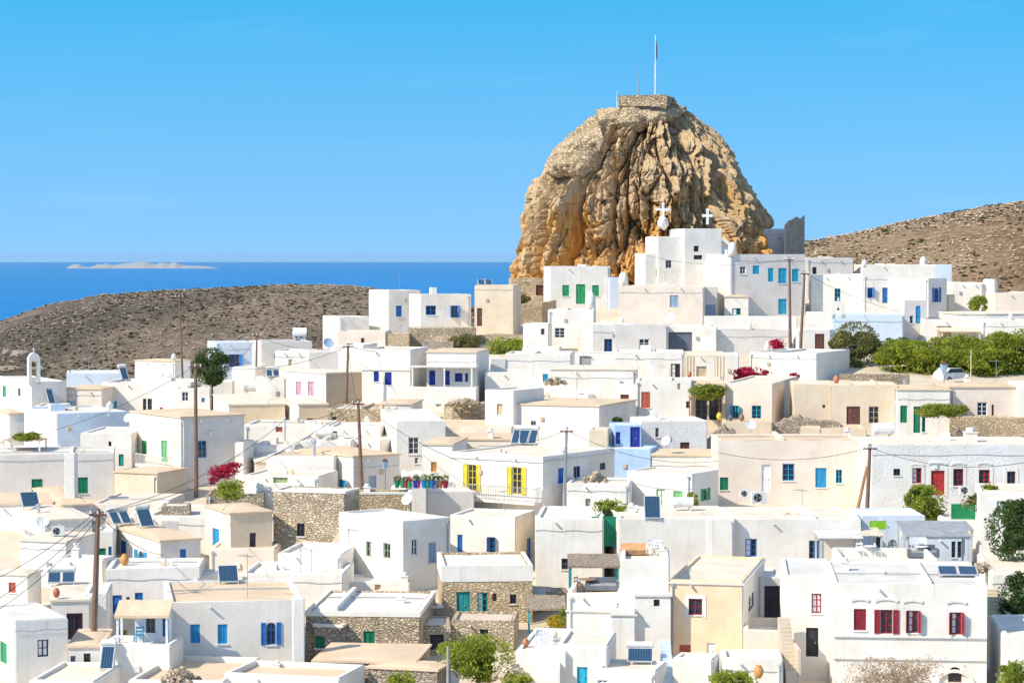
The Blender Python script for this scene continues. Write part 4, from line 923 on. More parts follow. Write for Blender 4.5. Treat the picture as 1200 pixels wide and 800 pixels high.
# porch house
H('D5', 'two storey white house with two navy shutters left of the porch', 424, 481, 409, 476, -12, 7, [('s', 438, 435, 444, 447, 'navy'), ('s', 451, 436, 459, 451, 'navy')], rim=.2, roof='r_tan', ledge=1.9)
H('D5b', 'upper storey behind the porch with navy doors', 479, 512, 412, 452, 10, 7, [('s', 490, 435, 495, 449, 'navy')], rim=0, roof='r_tan')
H('D5c', 'white porch house with navy doors and square window', 500, 558, 413, 478, -8, 7, [('d', 503, 434, 510, 451, 'navy'), ('d', 519, 434, 527, 451, 'navy'), ('s', 533, 437, 542, 447, 'navy'), ('s', 545, 437, 548.5, 447, 'navy')], xs=573, rim=0, roof='r_tan')
def porch(key, x0, x1, yslab, yfloor, ybot, out_, posts=(), rail=True, slabm='w_gray'):
    h = HS[key]; loc_ = h['local']; s0, zs_ = loc_('f', x0, yslab); s1, _ = loc_('f', x1, yslab); _, zf = loc_('f', (x0 + x1) / 2, yfloor); _, z0 = loc_('f', (x0 + x1) / 2, ybot); P = h['P']['f'][1]
    k = 1 + out_ / h['D']
    mb = MB(); mb.box(s0, s1, .004, out_, zs_ - .12, zs_, P); mb.build('porch_roof', M(slabm), h['root'])
    mb = MB(); mb.box(s0, s1, out_ - .2, out_, -1, zf, P); mb.box(s0, s1, .004, out_ - .2, -1, zf - .9, P); mb.box(s0, s0 + .2, .004, out_ - .2, zf - .9, zf, P); mb.box(s1 - .2, s1, .004, out_ - .2, zf - .9, zf, P)
    mb.build('parapet', M('w_white'), h['root'])
    for x in posts:
        s, _ = loc_('f', x, yslab); mb = MB(); mb.box(s - .07, s + .07, out_ - .17, out_ - .03, zf, zs_ - .12, P); mb.build('post', M('w_white'), h['root'])
porch('D5c', 483, 561, 428, 452, 475, 1.7, (487, 524, 556))
H('brownside', 'white house with two pink doors and bare brown side wall', 382, 424, 437, 474, 38, 6, [('d', 346.5, 447, 353, 463, 'pink'), ('d', 360.5, 447, 368, 464, 'pink')], xs=335, wall='w_brown', rim=0, side=('l', 'w_white'), roof='r_cream')
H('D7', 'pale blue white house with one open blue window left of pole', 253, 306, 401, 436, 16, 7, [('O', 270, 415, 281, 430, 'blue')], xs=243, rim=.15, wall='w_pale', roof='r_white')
H('D7b', 'low grey white house with solar panels on the hill skyline', 306, 366, 400, 436, 14, 7, [('s', 321, 414, 329, 420, 'sky')], rim=.1, wall='w_gray', roof='r_gray')
SH('D7b', 322, 392, 25, 2.2, 1.8, 3, False, 40, 'three tilted solar panels on the hill skyline roof.')
p, _ = roofpt('D7b', 354, 396); tank(p, 5, 1.5, 1.1, 'white water tank on the roof beside the three solar panels')
H('D7c', 'white stepped house below the hill skyline panels', 322, 361, 411, 445, -6, 6, [('v', 338, 421, 342, 428, 'tan')], rim=.15, roof='r_white')
H('D7d', 'bluish low house in shade left of the navy shutters', 362, 396, 412, 445, 8, 6, rim=.12, wall='w_gray', roof='r_white')
H('D7e', 'small white box house with blue dish', 394, 426, 404, 440, -10, 6, rim=.15, roof='r_white')
p, _ = roofpt('D7d', 396, 424); dish('D7d', 393, 418, 20, .55, 'round satellite dish with blue face near the brown side wall', 'pale')
H('D7f', 'white stepped block in front of the open blue window house', 272, 300, 430, 462, -8, 5, rim=.12, roof='r_white')
H('D7g', 'low white roof terrace with solar heater right of dark tree', 300, 336, 441, 474, -5, 5, rim=.12, roof='r_white')
SH('D7g', 302, 447, 10, 2.0, 1.5, 2, True, 35, 'tilted solar heater right of the dark tree on a low roof.')
H('D7h', 'white gateway block under the dark tree', 240, 272, 447, 475, 3, 4, [('v', 245, 456, 250, 466, 'tan')], rim=.12, roof='r_white')
p, _ = roofpt('D7h', 296, 468)
H('tanL', 'long tan faced low house with dark clay roof', 268, 334, 474, 508, 12, 7, xs=235, wall='w_tan', rim=0, side=('l', 'w_white'), roof='r_cream')
H('tanR', 'small tan faced house with two little windows', 350, 384, 474, 508, 14, 7, [('v', 360, 490, 367, 497, 'brown')], xs=333, wall='w_tan', rim=0, roof='r_cream', side=('l', 'w_white'))
tank(at(301, 462, 238), 10, 2.6, 1.2, 'long cylindrical water tank on a roof beside the tan house')
H('tanS', 'golden stone house with single narrow window', 384, 462, 479, 515, -5, 7, [('v', 389.5, 488, 394.5, 500, 'brown')], wall='w_goldstone', rim=.1, roof='r_cream')
H('wlow1', 'long low white wall in front of the tan houses', 286, 386, 497, 532, -4, 6, [('v', 323, 500, 331, 506, 'brick')], rim=.15, roof='r_cream')
H('wlow2', 'low white house right of the steel lamp mast', 384, 446, 500, 535, -3, 6, [('v', 388, 505, 395, 511, 'brown')], rim=.15, roof='r_cream')
H('wlow3', 'white house with glazed grey window and blue shade', 465, 522, 493, 560, 8, 7, [('W', 478.5, 512, 491, 532, 'gray'), ('W', 486, 536, 490, 543, 'gray')], xs=446, rim=.15, roof='r_white')
H('wlow3b', 'white house with tan roof below the porch house', 446, 482, 474, 510, -6, 7, rim=0, roof='r_tan')
strip_wall([(520, 478, 505, 220), (530, 472, 505, 219), (550, 470, 506, 219), (568, 474, 505, 220)], 'tumbled pale rubble heap below the porch house', 0, 4, 'w_stone', seed=23, cren=.5)
TREE(561, 489, 502, 16, 22, 'olive', 'small bush in front of the tumbled rubble', D=229, n=1200, cat='shrub', name='shrub', trunk=False, lsize=.12)
# ---- left skyline of the town
H('E1', 'white chapel with twin belfry columns and green door', 37, 78, 447, 492, 26, 8, [('d', 3, 452, 7, 465, 'leaf'), ('v', 20.5, 455, 24, 464, 'dark'), ('v', 58, 454, 61, 462, 'brick')], xs=-2, rim=.1, roof='r_white', wall='w_gray', side=('l', 'w_white'), cat='chapel', name='chapel')  # gray front paints its shade, white side the sunlit face
belfry('E1', 30, 450, 1.15, 3.2)
H('E2', 'low bluish white house with flat top before the brown hill', 78, 150, 437, 468, 10, 7, wall='w_pale', rim=.1, roof='r_white')
H('E3', 'white house with buff roof beside the tallest pole', 158, 205, 423, 455, -22, 7, xs=223, rim=0, roof='r_tan')
chimney('E3', 160, 425, .9, 'dome', .5)
H('E4', 'long white terrace house with round corner parapet', 119, 223, 448, 486, -5, 8, [('s', 131, 470, 137, 478, 'azure'), ('d', 167.5, 467, 171.5, 481, 'dark'), ('d', 173, 467, 178, 481, 'dark'), ('v', 187, 477, 191, 481, 'brick')], rim=.25, roof='r_white')
SH('E4', 146, 444, 30, 1.2, 2.3, 1, True, 50, 'steep solar water heater left of the buff roof.')
H('E5', 'cream fronted house with small blue window behind steep panel', 73, 119, 456, 490, -8, 7, [('w', 79, 470, 88, 478, 'sky')], rim=0, roof='r_tan', wall='w_pink')
H('E6', 'small low white house behind the steep panel', 40, 74, 476, 500, 2, 5, rim=.12, roof='r_gray')
SH('E6', 59, 474, 30, 1.1, 2.6, 1, True, 50, 'steep solar water heater beside the chapel.')
H('E7', 'white block left of the pole with pale window', 205, 246, 455, 490, 5, 6, [('W', 213, 459, 221, 470, 'gray'), ('v', 236, 466, 240, 471, 'sky')], rim=.12, roof='r_white')
H('E8', 'big white cube house with painted blue shade and bright end wall', 66, 151, 483, 534, 28, 8, xs=28, rim=.12, roof='r_white', wall='w_pale', side=('l', 'w_white'))  # pale blue front paints the shade, white side the lit face
H('E9', 'small pale house with tan flat roof at left edge', 11, 29, 485, 522, 24, 5, xs=-6, rim=0, roof='r_tan')
H('E9b', 'low white wall with rooftop vine at left edge', -20, 66, 527, 548, 3, 4, rim=.25, roof='r_white')
H('E10', 'plain bright white house with small teal door', 94, 155, 507, 560, -5, 7, [('v', 127, 517, 130.5, 530, 'dark'), ('d', 139, 532, 145, 546, 'teal')], rim=.12, roof='r_white')
H('B2', 'tan roofed house with green shuttered balcony and tall pole', 212, 286, 488, 570, 34, 7, [('s', 166, 516, 172, 532, 'leaf'), ('d', 189, 516, 196, 541, 'mint'), ('w', 232, 516, 242, 536, 'sky')], xs=153, rim=0, roof='r_tan', wall='w_gray', side=('l', 'w_pink'))  # gray front is the shaded face put into colour
def balcony(key, face_, x0, x1, yfl, yrail, out_=1.0, colour='gray', slab='w_white'):
    h = HS[key]; loc_ = h['local']; s0, zf = loc_(face_, x0, yfl); s1, _ = loc_(face_, x1, yfl); _, zr = loc_(face_, x0, yrail); s0, s1 = min(s0, s1), max(s0, s1); s0 = max(.05, s0); s1 = min(h['P'][face_][0] - .05, s1); P = h['P'][face_][1]
    mb = MB(); mb.box(s0, s1, .004, out_, zf - .18, zf, P); o = mb.build('balcony', M(slab), h['root'])
    mb = MB(); n = int((s1 - s0) / .16); zt = max(zr, zf + .85)
    for i in range(n + 1): x = s0 + .03 + (s1 - s0 - .06) * i / n; mb.box(x - .012, x + .012, out_ - .06, out_ - .035, zf, zt, P)
    mb.box(s0, s1, out_ - .07, out_ - .02, zt, zt + .04, P); mb.box(s0 + .01, s1 - .01, out_ - .065, out_ - .03, zf + .1, zf + .13, P)
    for x in (s0 + .01, s1 - .04):
        for k in range(6): y = .1 + k * (out_ - .2) / 6; mb.box(x, x + .025, y, y + .025, zf, zt, P)
        mb.box(x, x + .03, .01, out_ - .07, zt, zt + .035, P)
    mb.build('railing', M(colour), o)
balcony('B2', 'l', 160, 203, 541, 529, .9, 'white')
H('B1a', 'cream low house with orange clay roof beside the balcony house', 134, 184, 554, 590, -22, 5, xs=218, rim=0, roof='r_tan', wall='w_cream')
H('B1', 'long beige house with two green shutters at left edge', -30, 134, 532, 588, 9, 7, [('s', 37, 561, 50, 580, 'green'), ('s', 89, 559, 103, 578, 'green')], rim=.15, wall='w_gray', roof='r_white')
H('B1p', 'tapered white masonry buttress on the beige house front', 75, 88, 531, 590, 0, 1.2, wall='w_blocks', rim=.05, cat='buttress', name='buttress', D=178)
H('B4a', 'low tan roof slab left of the twin air conditioners', 73, 108, 592, 625, 20, 6, xs=35, rim=0, roof='r_tan', wall='w_gray', side=('l', 'w_white'))  # shaded face coloured gray, lit left face white
H('B4', 'white house with teal window under tan roof at left', 52, 108, 609, 655, 22, 7, [('W', 27, 622, 40, 629, 'teal')], xs=-8, rim=0, roof='r_cream', wall='w_gray', side=('l', 'w_white'))  # shade of the right face coloured gray against the white lit side
SH('B4', 14, 596, 25, 2.0, 2.1, 1, False, 45, 'grey solar panel standing on the roof at the left edge.')
p, _ = roofpt('B4a', 92, 606)
acunit(at(92.5, 618, Dg(92, 640) - 1.0), 20, 'left of two fan units on the grey wall near the pole'); acunit(at(107.5, 618, Dg(107, 640) - .6), 20, 'right of two fan units on the grey wall near the pole')
H('B5', 'white roof terrace block with beige box on its corner', 24, 77, 634, 688, -14, 6, xs=112, rim=0, roof='r_cream')
H('B5c', 'whitewashed wall block behind the left hand cables', 112, 133, 622, 662, 5, 4, [('d', 114, 642, 124, 661, 'green'), ('s', 127, 640, 132.5, 655, 'sky')], rim=.12, roof='r_white')
H('B5b', 'plain tall white block left of the long pole', 66, 121, 654, 712, -14, 5, xs=128, rim=.12, roof='r_white')
chimney('B5b', 60, 664, 1.1, 'pot', .5)
H('B5d', 'small white house with red shutter at left edge', -6, 32, 673, 725, -14, 5, [('s', 10, 682, 18.5, 694, 'brick')], xs=38, rim=0, roof='r_cream')
H('B6', 'white house with blue shutters and twin solar heaters', 188, 235, 633, 676, 28, 7, [('s', 211, 643, 218, 660, 'blue'), ('A', 161.5, 645, 168.5, 659, 'sky'), ('d', 141, 633, 148, 651, 'blue')], xs=128, rim=0, roof='r_tan', side=('l', 'w_white'), wall='w_gray')  # gray wall colour carries the shade of the right face
SH('B6', 137, 615, 28, 2.2, 2.0, 2, True, 32, 'solar heater with two blue collectors left of its twin.')
SH('B6', 170, 618, 28, 1.6, 2.4, 1, True, 42, 'steeper solar heater right of its twin on the same roof.')
H('B6w', 'white courtyard wall with wavy top and two blue doors', 124, 234, 665, 724, 4, 5, [('d', 131, 697, 143, 718, 'blue'), ('s', 158, 694, 167.5, 705, 'blue'), ('v', 148, 699, 152, 706, 'brown')], rim=.2, roof='r_white', jit=3)
p, _ = roofpt('B6w', 146, 662); jar(p, 1.3, 'round orange clay jar on the courtyard wall by the blue doors', 'orange')
H('B6x', 'white cube in front of the wavy courtyard wall', 184, 232, 678, 722, -10, 5, rim=.12, roof='r_white')
H('B7s', 'low dark grey stone bed with green shrubs', 242, 310, 579, 605, 4, 4, wall='w_graystone', rim=.15, roof='paving')
H('B7', 'beige house with tan roof and downpipe beside stone barn', 270, 319, 601, 670, 24, 7, [('w', 292.5, 624, 300, 641, 'dark'), ('d', 249, 619, 257, 645, 'sky')], xs=240, rim=0, roof='r_tan', wall='w_tan', side=('l', 'w_pink'))
H('B7c', 'rounded beige yard wall below the downpipe house', 245, 322, 642, 676, -2, 4, wall='w_pink', rim=.1, roof='paving')
H('B8', 'tall rubble stone barn with one small dark window', 320, 404, 575, 665, -16, 3, [('w', 348, 613, 357, 628, 'dark')], wall='w_stone', rim=.06, roof='r_white', band=.12)
H('B8b', 'long rubble stone wall running right from the stone barn', 404, 482, 577, 640, 2, 2.5, wall='w_goldstone', rim=.2, roof='r_white', band=.12)
H('B9', 'white cube house with two framed green windows', 472, 528, 608, 692, 38, 7, [('w', 428.5, 634, 436, 652, 'sage'), ('w', 449, 636, 457.5, 654, 'sage'), ('v', 407, 620, 420, 640, 'white'), ('w', 482.5, 631, 489.5, 650, 'white'), ('s', 502, 635, 511, 659, 'pale')], xs=397, rim=.15, wall='w_white', roof='r_white')
H('B9b', 'low white parapet house before the stone barn', 325, 400, 648, 695, -8, 6, rim=.2, roof='r_white')
H('B9c', 'wide white roof terrace between stone barn and pale blue house', 282, 402, 672, 712, -3, 6, rim=.2, roof='r_white')
H('B9d', 'plain white garden wall house above the ruined stone house', 400, 480, 682, 715, -3, 4, [('v', 439, 684, 446, 691, 'tan')], rim=.1, roof='r_white', D=156)
H('B10', 'white house with two blue windows and tan side passage', 527, 604, 604, 672, -18, 7, [('s', 536, 626, 542, 646, 'blue'), ('O', 573, 629, 580, 650, 'blue'), ('d', 617.5, 630, 622.5, 662, 'blue')], xs=627, rim=.12, roof='r_cream', side=('r', 'w_cream'))
H('B11', 'white house with cream lower wall and dark window', 627, 707, 607, 694, -4, 8, [('w', 658, 654, 666, 667, 'slate')], rim=.15, roof='r_white')
H('B11b', 'lower cream fronted porch wall beside the reed canopy', 634, 672, 645, 694, -4, 2, [('v', 640, 652, 643, 660, 'slate')], wall='w_pink', rim=.1, roof='r_white', D=162)
H('B12', 'white house with two pairs of yellow shutters', 527, 636, 532, 602, -34, 7, [('o', 548, 544, 558, 575, 'yellow'), ('o', 600, 547, 611, 579, 'yellow'), ('s', 654, 548, 662, 566, 'blue'), ('w', 672, 546, 680, 564, 'navy'), ('w', 703, 542, 709.5, 550, 'slate')], xs=720, rim=.12, ledge=.35, roof='r_cream')
balcony('B12', 'f', 531, 634, 581, 565, .9, 'gray')
H('B12b', 'left wing of the yellow shutter house with little window', 495, 530, 521, 590, -8, 7, [('s', 505, 541, 512, 553, 'orange')], rim=0, roof='r_tan')
H('B12c', 'white terrace block under the colourful flower pots', 458, 503, 571, 610, -3, 5, [('v', 497, 586, 502, 597, 'gray')], rim=.1, roof='r_white')
H('B12d', 'low grey shaded wall under the yellow shutter balcony', 500, 556, 576, 612, 10, 4, rim=.1, wall='w_gray', roof='r_white')  # gray coat paints this wall's shade
H('B13', 'white gabled house with grey shaded end and blue doors', 414, 468, 534, 580, 33, 7, [('s', 432, 557, 441, 571, 'pale'), ('d', 397, 562, 406, 572, 'sky')], xs=352, rim=0, roof='r_tan', wall='w_gray', side=('l', 'w_white'))  # end wall's shade painted gray, lit side white
H('B13b', 'low white house right of the red bougainvillea', 285, 373, 557, 598, -12, 6, [('v', 320, 556.5, 337, 571, 'sage')], xs=396, rim=.12, roof='r_cream')
H('B13c', 'white house with leaning stove pipe', 312, 392, 534, 580, -6, 6, rim=.12, roof='r_tan')
chimney('B13c', 347, 545, 1.5, 'pipe', .4)
H('B13d', 'white house with grey tank house on roof', 282, 346, 521, 560, -5, 6, rim=.12, roof='r_cream')
H('B13e', 'small cube house on the roof near the steel lamp mast', 334, 346, 516, 535, 10, 2.5, rim=.05, wall='w_gray', xs=326)
H('B13f', 'white house with boxed window near the leaning pole', 346, 412, 516, 552, -5, 6, [('v', 358, 524, 364, 529, 'brown')], rim=.12, roof='r_cream')
H('B13g', 'white square pillar left of the bougainvillea house', 275, 286, 518, 570, -10, 3, rim=.05)
# ---- centre slope
H('D2', 'bright white house directly below the green door house', 642, 696, 363, 408, -4, 6, [('W', 650, 384, 662, 396, 'gray'), ('v', 686, 395, 690, 406, 'sage')], rim=.15, roof='r_white')
chimney('D2', 694, 362, 2.2, 'dome', 1.0)
H('D2b', 'grey white house with framed blue window', 694, 746, 380, 420, 8, 7, [('w', 708, 397, 717.5, 412, 'blue')], rim=.12, roof='r_white')
H('D2c', 'stepped white wall with tiny niche left of the white house', 613, 643, 379, 418, -6, 4, [('v', 634, 385, 638, 392, 'brown')], rim=.1, roof='r_white')
H('F1', 'narrow grey white cube above the small rubble heap', 575, 593, 420, 455, 10, 5, rim=.1, roof='r_white')
H('F1b', 'white stepped house with jagged left edge', 592, 669, 414, 455, -5, 6, rim=.2, roof='r_white')
H('F1c', 'white terrace block below the creeper', 612, 656, 407, 430, -4, 4, rim=.1, roof='r_white')
H('F2a', 'white house with single blue window on its step', 568, 646, 436, 478, -6, 6, [('s', 636, 437, 642.5, 448, 'sky')], rim=.2, roof='r_white')
H('F2', 'long white house with thin tan eave line', 645, 746, 433, 484, -4, 7, [('v', 678, 461, 684, 468, 'tan')], rim=0, roof='r_cream')
H('F2x', 'pale shaded block right of the long eave house', 668, 746, 414, 446, -3, 5, [('v', 679, 417, 693, 430, 'gray')], rim=.15, roof='r_white', D=242)
H('F3', 'white cube with pink niche and grey shaded side', 568, 602, 457, 520, -30, 6, [('v', 582, 473, 589, 486, 'tan')], xs=638, rim=.12, roof='r_cream')
H('F4', 'long bright house with tan edge roof above solar heaters', 603, 702, 475, 524, -22, 7, [('w', 622, 493, 628, 503, 'gray')], xs=745, rim=0, roof='r_tan')
H('F5', 'low tan rubble roof behind the yellow shutter house', 480, 600, 515, 545, -6, 7, rim=0, roof='r_tan', wall='w_pink')
SH('B12', 597, 497, -5, 1.4, 2.0, 1, True, 50, 'upright solar heater on the roof behind the yellow shutters.')
SH('B12', 672, 512, -15, 3.2, 2.2, 3, True, 45, 'large triple solar heater at the right end of the yellow shutter roof.')
H('F6', 'small cream box room beside the triple solar heater', 690, 713, 503, 535, -6, 3, rim=.05, wall='w_cream', D=196)
H('C13', 'grey white house with one grey window under cream house', 720, 783, 380, 420, 3, 7, [('W', 749, 397, 761, 412, 'gray')], rim=.15, roof='r_cream', wall='w_gray')
H('C13b', 'house with porch shade painted slate and blue post', 782, 840, 382, 418, -3, 6, [('v', 783, 389, 811, 412, 'slate')], rim=.15, roof='r_white')  # slate back panel paints the dark of the porch recess
dish('C13b', 791, 404, -20, .6, 'white satellite dish in front of the porch with painted shade')
H('C13c', 'low pale grey house left of the small red bush', 839, 927, 387, 416, 5, 7, rim=.15, wall='w_gray', roof='r_white')
H('C11u', 'white house with grey French window and ladder', 720, 802, 412, 450, -3, 6, [('w', 786, 426, 797, 443, 'brown')], rim=.15, roof='r_white')
H('C11', 'white house with one rust brown shutter', 745, 810, 446, 503, -5, 6, [('s', 751.5, 459, 762, 478, 'brick'), ('v', 794, 449, 797, 456, 'tan'), ('v', 804, 470, 808, 478, 'brown')], rim=.12, roof='r_white')
H('C11l', 'bright white stepped block with square pierced vent', 720, 748, 450, 485, -8, 6, [('v', 727, 462, 737, 472, 'brown')], rim=.15, roof='r_white')
H('C11t', 'shady terrace house behind the cream curtains', 802, 866, 415, 452, -3, 5, [('v', 816, 429, 828, 441, 'tan')], rim=.2, roof='r_cream')
H('C12', 'long bright wall house above the red bougainvillea', 878, 957, 413, 448, -26, 7, xs=996, rim=.15, roof='r_white')
H('C12b', 'pale cube behind the red bougainvillea', 905, 929, 426, 446, 8, 3, rim=.1, wall='w_gray', D=238)
H('C5', 'cream house with two open blue windows and flower pots', 848, 905, 449, 502, -16, 6, [('O', 858, 475, 865.5, 492, 'azure'), ('w', 881, 475, 892, 492, 'azure')], xs=935, rim=.12, roof='r_cream', wall='w_pink')
H('C5b', 'tan wall house left of the brown doors', 930, 978, 450, 506, -4, 7, [('v', 964, 474, 967, 478, 'brown')], wall='w_cream', rim=.1, roof='r_cream')
H('C6', 'beige house with two brown doors and low roof wall', 975, 1052, 451, 508, -4, 7, [('d', 992, 476, 1008, 497, 'brown'), ('g', 1018, 476, 1030, 496, 'tan')], wall='w_cream', rim=.15, roof='r_cream')
H('C7', 'white house with dark green door and shutter', 1052, 1113, 457, 512, -2, 7, [('s', 1055, 475, 1063, 495, 'green'), ('d', 1070.5, 476, 1078.5, 507, 'green'), ('w', 1080.5, 488, 1084.5, 506, 'teal')], rim=0, roof='r_tan')
H('C8', 'cream house with white cross barred window at right', 1113, 1192, 454, 508, 2, 7, [('W', 1145, 471, 1157, 487, 'white'), ('v', 1162, 474, 1165, 488, 'brown')], rim=0, roof='r_tan', wall='w_pink')
H('C8b', 'grey white end block at the right edge below pines', 1192, 1230, 450, 510, -4, 6, rim=.1, wall='w_white')
strip_wall([(984, 439, 470, 222), (1010, 438, 470, 222), (1066, 439, 470, 222)], 'low stone garden wall under the dark right hand trees', 0, 1, 'w_stone', seed=33, cren=.08)
strip_wall([(1113, 489, 515, 211), (1150, 489, 515, 211), (1215, 491, 515, 211)], 'tan stone terrace wall below the cross barred window', 0, 3, 'w_goldstone', seed=34, cren=.06)
strip_wall([(900, 498, 520, 210), (915, 494, 520, 210), (932, 487, 520, 210), (950, 492, 520, 210), (985, 496, 520, 210)], 'rough dry stone wall below the tan wall house', 0, 2.5, 'w_graystone', seed=35, cren=.4)
strip_wall([(815, 520, 540, 204), (830, 514, 540, 204), (848, 500, 540, 204), (862, 506, 540, 204)], 'broken dark rubble wall beside the whitewashed stone house', 0, 3, 'w_graystone', seed=36, cren=.4)
H('C5t', 'plain tan terrace under the cream house with blue windows', 848, 905, 494, 522, -3, 5, wall='w_cream', rim=.1, roof='r_tan', cat='terrace', name='terrace')
H('C6t', 'cream terrace step left of the whitewashed brick house', 960, 1016, 502, 524, -2, 5, wall='w_cream', rim=.1, roof='r_tan', cat='terrace', name='terrace')
H('C9', 'whitewashed rough stone house with one brown shutter', 751, 829, 493, 545, 6, 6, [('w', 768, 501, 772, 512, 'gray'), ('s', 797, 518, 808, 531, 'brown')], wall='w_blocks', rim=.15, roof='r_white')
H('C9b', 'deep blue painted courtyard wall with navy door', 720, 752, 498, 556, 4, 4, [('d', 738.5, 500, 750, 526, 'navy'), ('d', 721, 506, 727, 520, 'navy')], wall='w_blue', rim=.1, roof='r_white')
H('C9c', 'pale blue lower wall under the navy door', 706, 763, 526, 566, -12, 4, wall='w_blue', rim=.1, roof='r_white')
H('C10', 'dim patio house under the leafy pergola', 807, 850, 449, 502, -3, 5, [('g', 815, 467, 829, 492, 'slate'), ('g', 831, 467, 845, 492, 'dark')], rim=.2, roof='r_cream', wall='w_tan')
H('C2b', 'long thin tan roof behind the pale green door house', 764, 855, 534, 572, -4, 6, rim=0, roof='r_tan')
H('C2', 'white house with pale green door and dark green window', 735, 811, 553, 606, -32, 6, [('w', 769, 573, 779, 595, 'mint'), ('d', 789, 575, 800, 601, 'mint'), ('A', 824, 572, 829, 586, 'leaf')], xs=842, rim=.1, roof='r_cream')
H('C2w', 'whitewashed yard wall with creeper left of pale green door', 664, 738, 566, 612, -6, 5, [('v', 686, 584, 692, 596, 'gray')], rim=.12, wall='w_blocks', roof='r_cream')
H('C3', 'long pale pink house with green shutter and blue windows', 842, 1009, 516, 592, 0, 7, [('s', 843.5, 559, 853.5, 574, 'green'), ('l', 892.5, 544, 903, 577, 'white'), ('w', 917, 543, 931, 563, 'sky'), ('s', 955.5, 548, 968.5, 571, 'sky'), ('w', 979.5, 550, 987, 566, 'azure')], wall='w_pink', rim=.12, roof='r_tan')
H('C4', 'whitewashed brick house with scarlet door and red windows', 1022, 1225, 521, 612, 1, 8, [('w', 1047, 549, 1055, 557, 'dark'), ('w', 1069, 548, 1080, 566, 'red', 1), ('d', 1091, 551, 1107, 580, 'scarlet', 1), ('w', 1117, 549, 1129, 569, 'red', 1), ('w', 1147, 550, 1160, 568, 'scarlet', 1), ('w', 1180, 552, 1190, 567, 'brown', 1)], wall='w_blocks', rim=.12, roof='r_cream', mold=((1067, 1082, 547), (1088, 1109, 546), (1115, 1131, 546), (1145, 1162, 546)))
chimney('C4', 1137, 517, 1.1, 'pot', .9)
H('C4t', 'low white terrace with tanks behind the leaning pole', 1018, 1050, 514, 545, -6, 3, rim=.1, roof='r_white')
tank(roofpt('C4t', 1033, 510)[0], 4, 1.7, 1.0, 'white water tank on the terrace behind the leaning pole')
H('C1', 'long grey white house with blue shutter behind dark panel', 724, 862, 607, 694, 3, 8, rim=.12, roof='r_cream', wall='w_white')
H('C1b', 'right half of the long grey white house with blue shutters', 862, 1009, 608, 690, 3, 8, [('w', 873.5, 631, 887, 652, 'blue'), ('w', 948, 633, 960, 655, 'blue')], rim=.12, roof='r_cream', wall='w_white')
H('C1c', 'thin buttress on the long grey white house', 829, 836, 609, 694, 0, 1.0, rim=.05, cat='buttress', name='buttress', D=150.5)
H('C4x', 'white house at the right edge with one grey window', 1147, 1225, 577, 668, -9, 7, [('w', 1168, 587, 1183, 602, 'gray')], rim=.1, roof='r_cream')
H('C4y', 'pale blue shack with two narrow dark windows', 1086, 1139, 628, 668, 2, 5, [('w', 1115, 634, 1120, 653, 'slate'), ('w', 1122, 634, 1127, 653, 'slate')], rim=0, roof='r_tan', wall='w_pale')
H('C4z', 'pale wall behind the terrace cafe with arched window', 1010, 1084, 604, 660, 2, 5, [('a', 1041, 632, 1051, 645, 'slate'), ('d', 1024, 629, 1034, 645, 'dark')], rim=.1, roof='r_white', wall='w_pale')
H('lilac', 'small lilac grey block left of the lime sign', 979, 1008, 606, 652, -4, 4, rim=.1, wall='w_pale', D=163)
# ---- blue chapel and walls right of the crag
H('chap', 'bluish white hall with scalloped parapet left of chapel gable', 975, 1060, 368, 412, -3, 7, rim=.3, roof='r_white', wall='w_pale', jit=3)
H('chapG', 'little grey chapel gable with blue arched door', 1060, 1086, 352, 404, 8, 5, [('D', 1073, 358, 1079, 379, 'sky'), ('w', 1066, 370, 1070, 379, 'sky')], rim=.1, wall='w_gray', roof='r_white', cat='chapel', name='chapel')
belfry('chap', 985, 372, 1.5, 1.8)
H('chapL', 'white house with brown door beside the two poles', 934, 977, 386, 418, -3, 6, [('d', 955, 391, 966, 412, 'brown')], rim=.15, wall='w_blocks', roof='r_white')
H('rwall', 'long white wall with tan opening above the pines', 1083, 1168, 374, 410, -3, 6, [('v', 1098, 382, 1115, 394, 'tan')], rim=.15, roof='r_white')
H('rwall2', 'bright white house at the right edge above the pines', 1150, 1225, 375, 412, -5, 6, rim=.15, roof='r_white')

H('G1', 'wide tan roof terrace below the porch house', 482, 600, 500, 528, -5, 9, rim=.1, roof='r_tan', wall='w_pink', cat='terrace', name='terrace')
H('G5', 'low cream roof right of the twin fan units', 108, 190, 590, 622, -4, 8, rim=.1, roof='r_cream', wall='w_pink')
H('G2', 'cream low house with bare roof below the orange clay roof', 150, 248, 604, 640, -6, 8, rim=.1, roof='r_cream')
H('G3', 'small grey stone room on the cream roof near twin heaters', 189, 223, 593, 615, 6, 2.5, rim=.06, roof='r_cream', wall='w_graystone', D=171.5)
H('G4', 'long grey shaded wall behind the twin solar heaters', 189, 247, 609, 640, 8, 3, rim=.1, roof='r_white', wall='w_gray')
H('G6', 'low tan roof in front of the beige house at left edge', -20, 60, 591, 622, 5, 8, rim=0, roof='r_tan', wall='w_white')
H('G7', 'white step house between the lamp mast and the stone barn', 300, 352, 566, 600, -8, 5, rim=.1, roof='r_cream')
H('G8', 'low cream house behind the steel lamp mast', 300, 330, 541, 572, 10, 4, rim=0, roof='r_cream', wall='w_pink')
H('G9', 'bright white block with shaded side below the two pink doors', 395, 446, 515, 548, -20, 6, [('v', 418, 521, 424, 528, 'brown')], rim=.1, roof='r_cream')
H('G10', 'narrow white house behind the terrace pot row', 476, 500, 556, 600, 8, 4, rim=.1, roof='r_white', D=177)
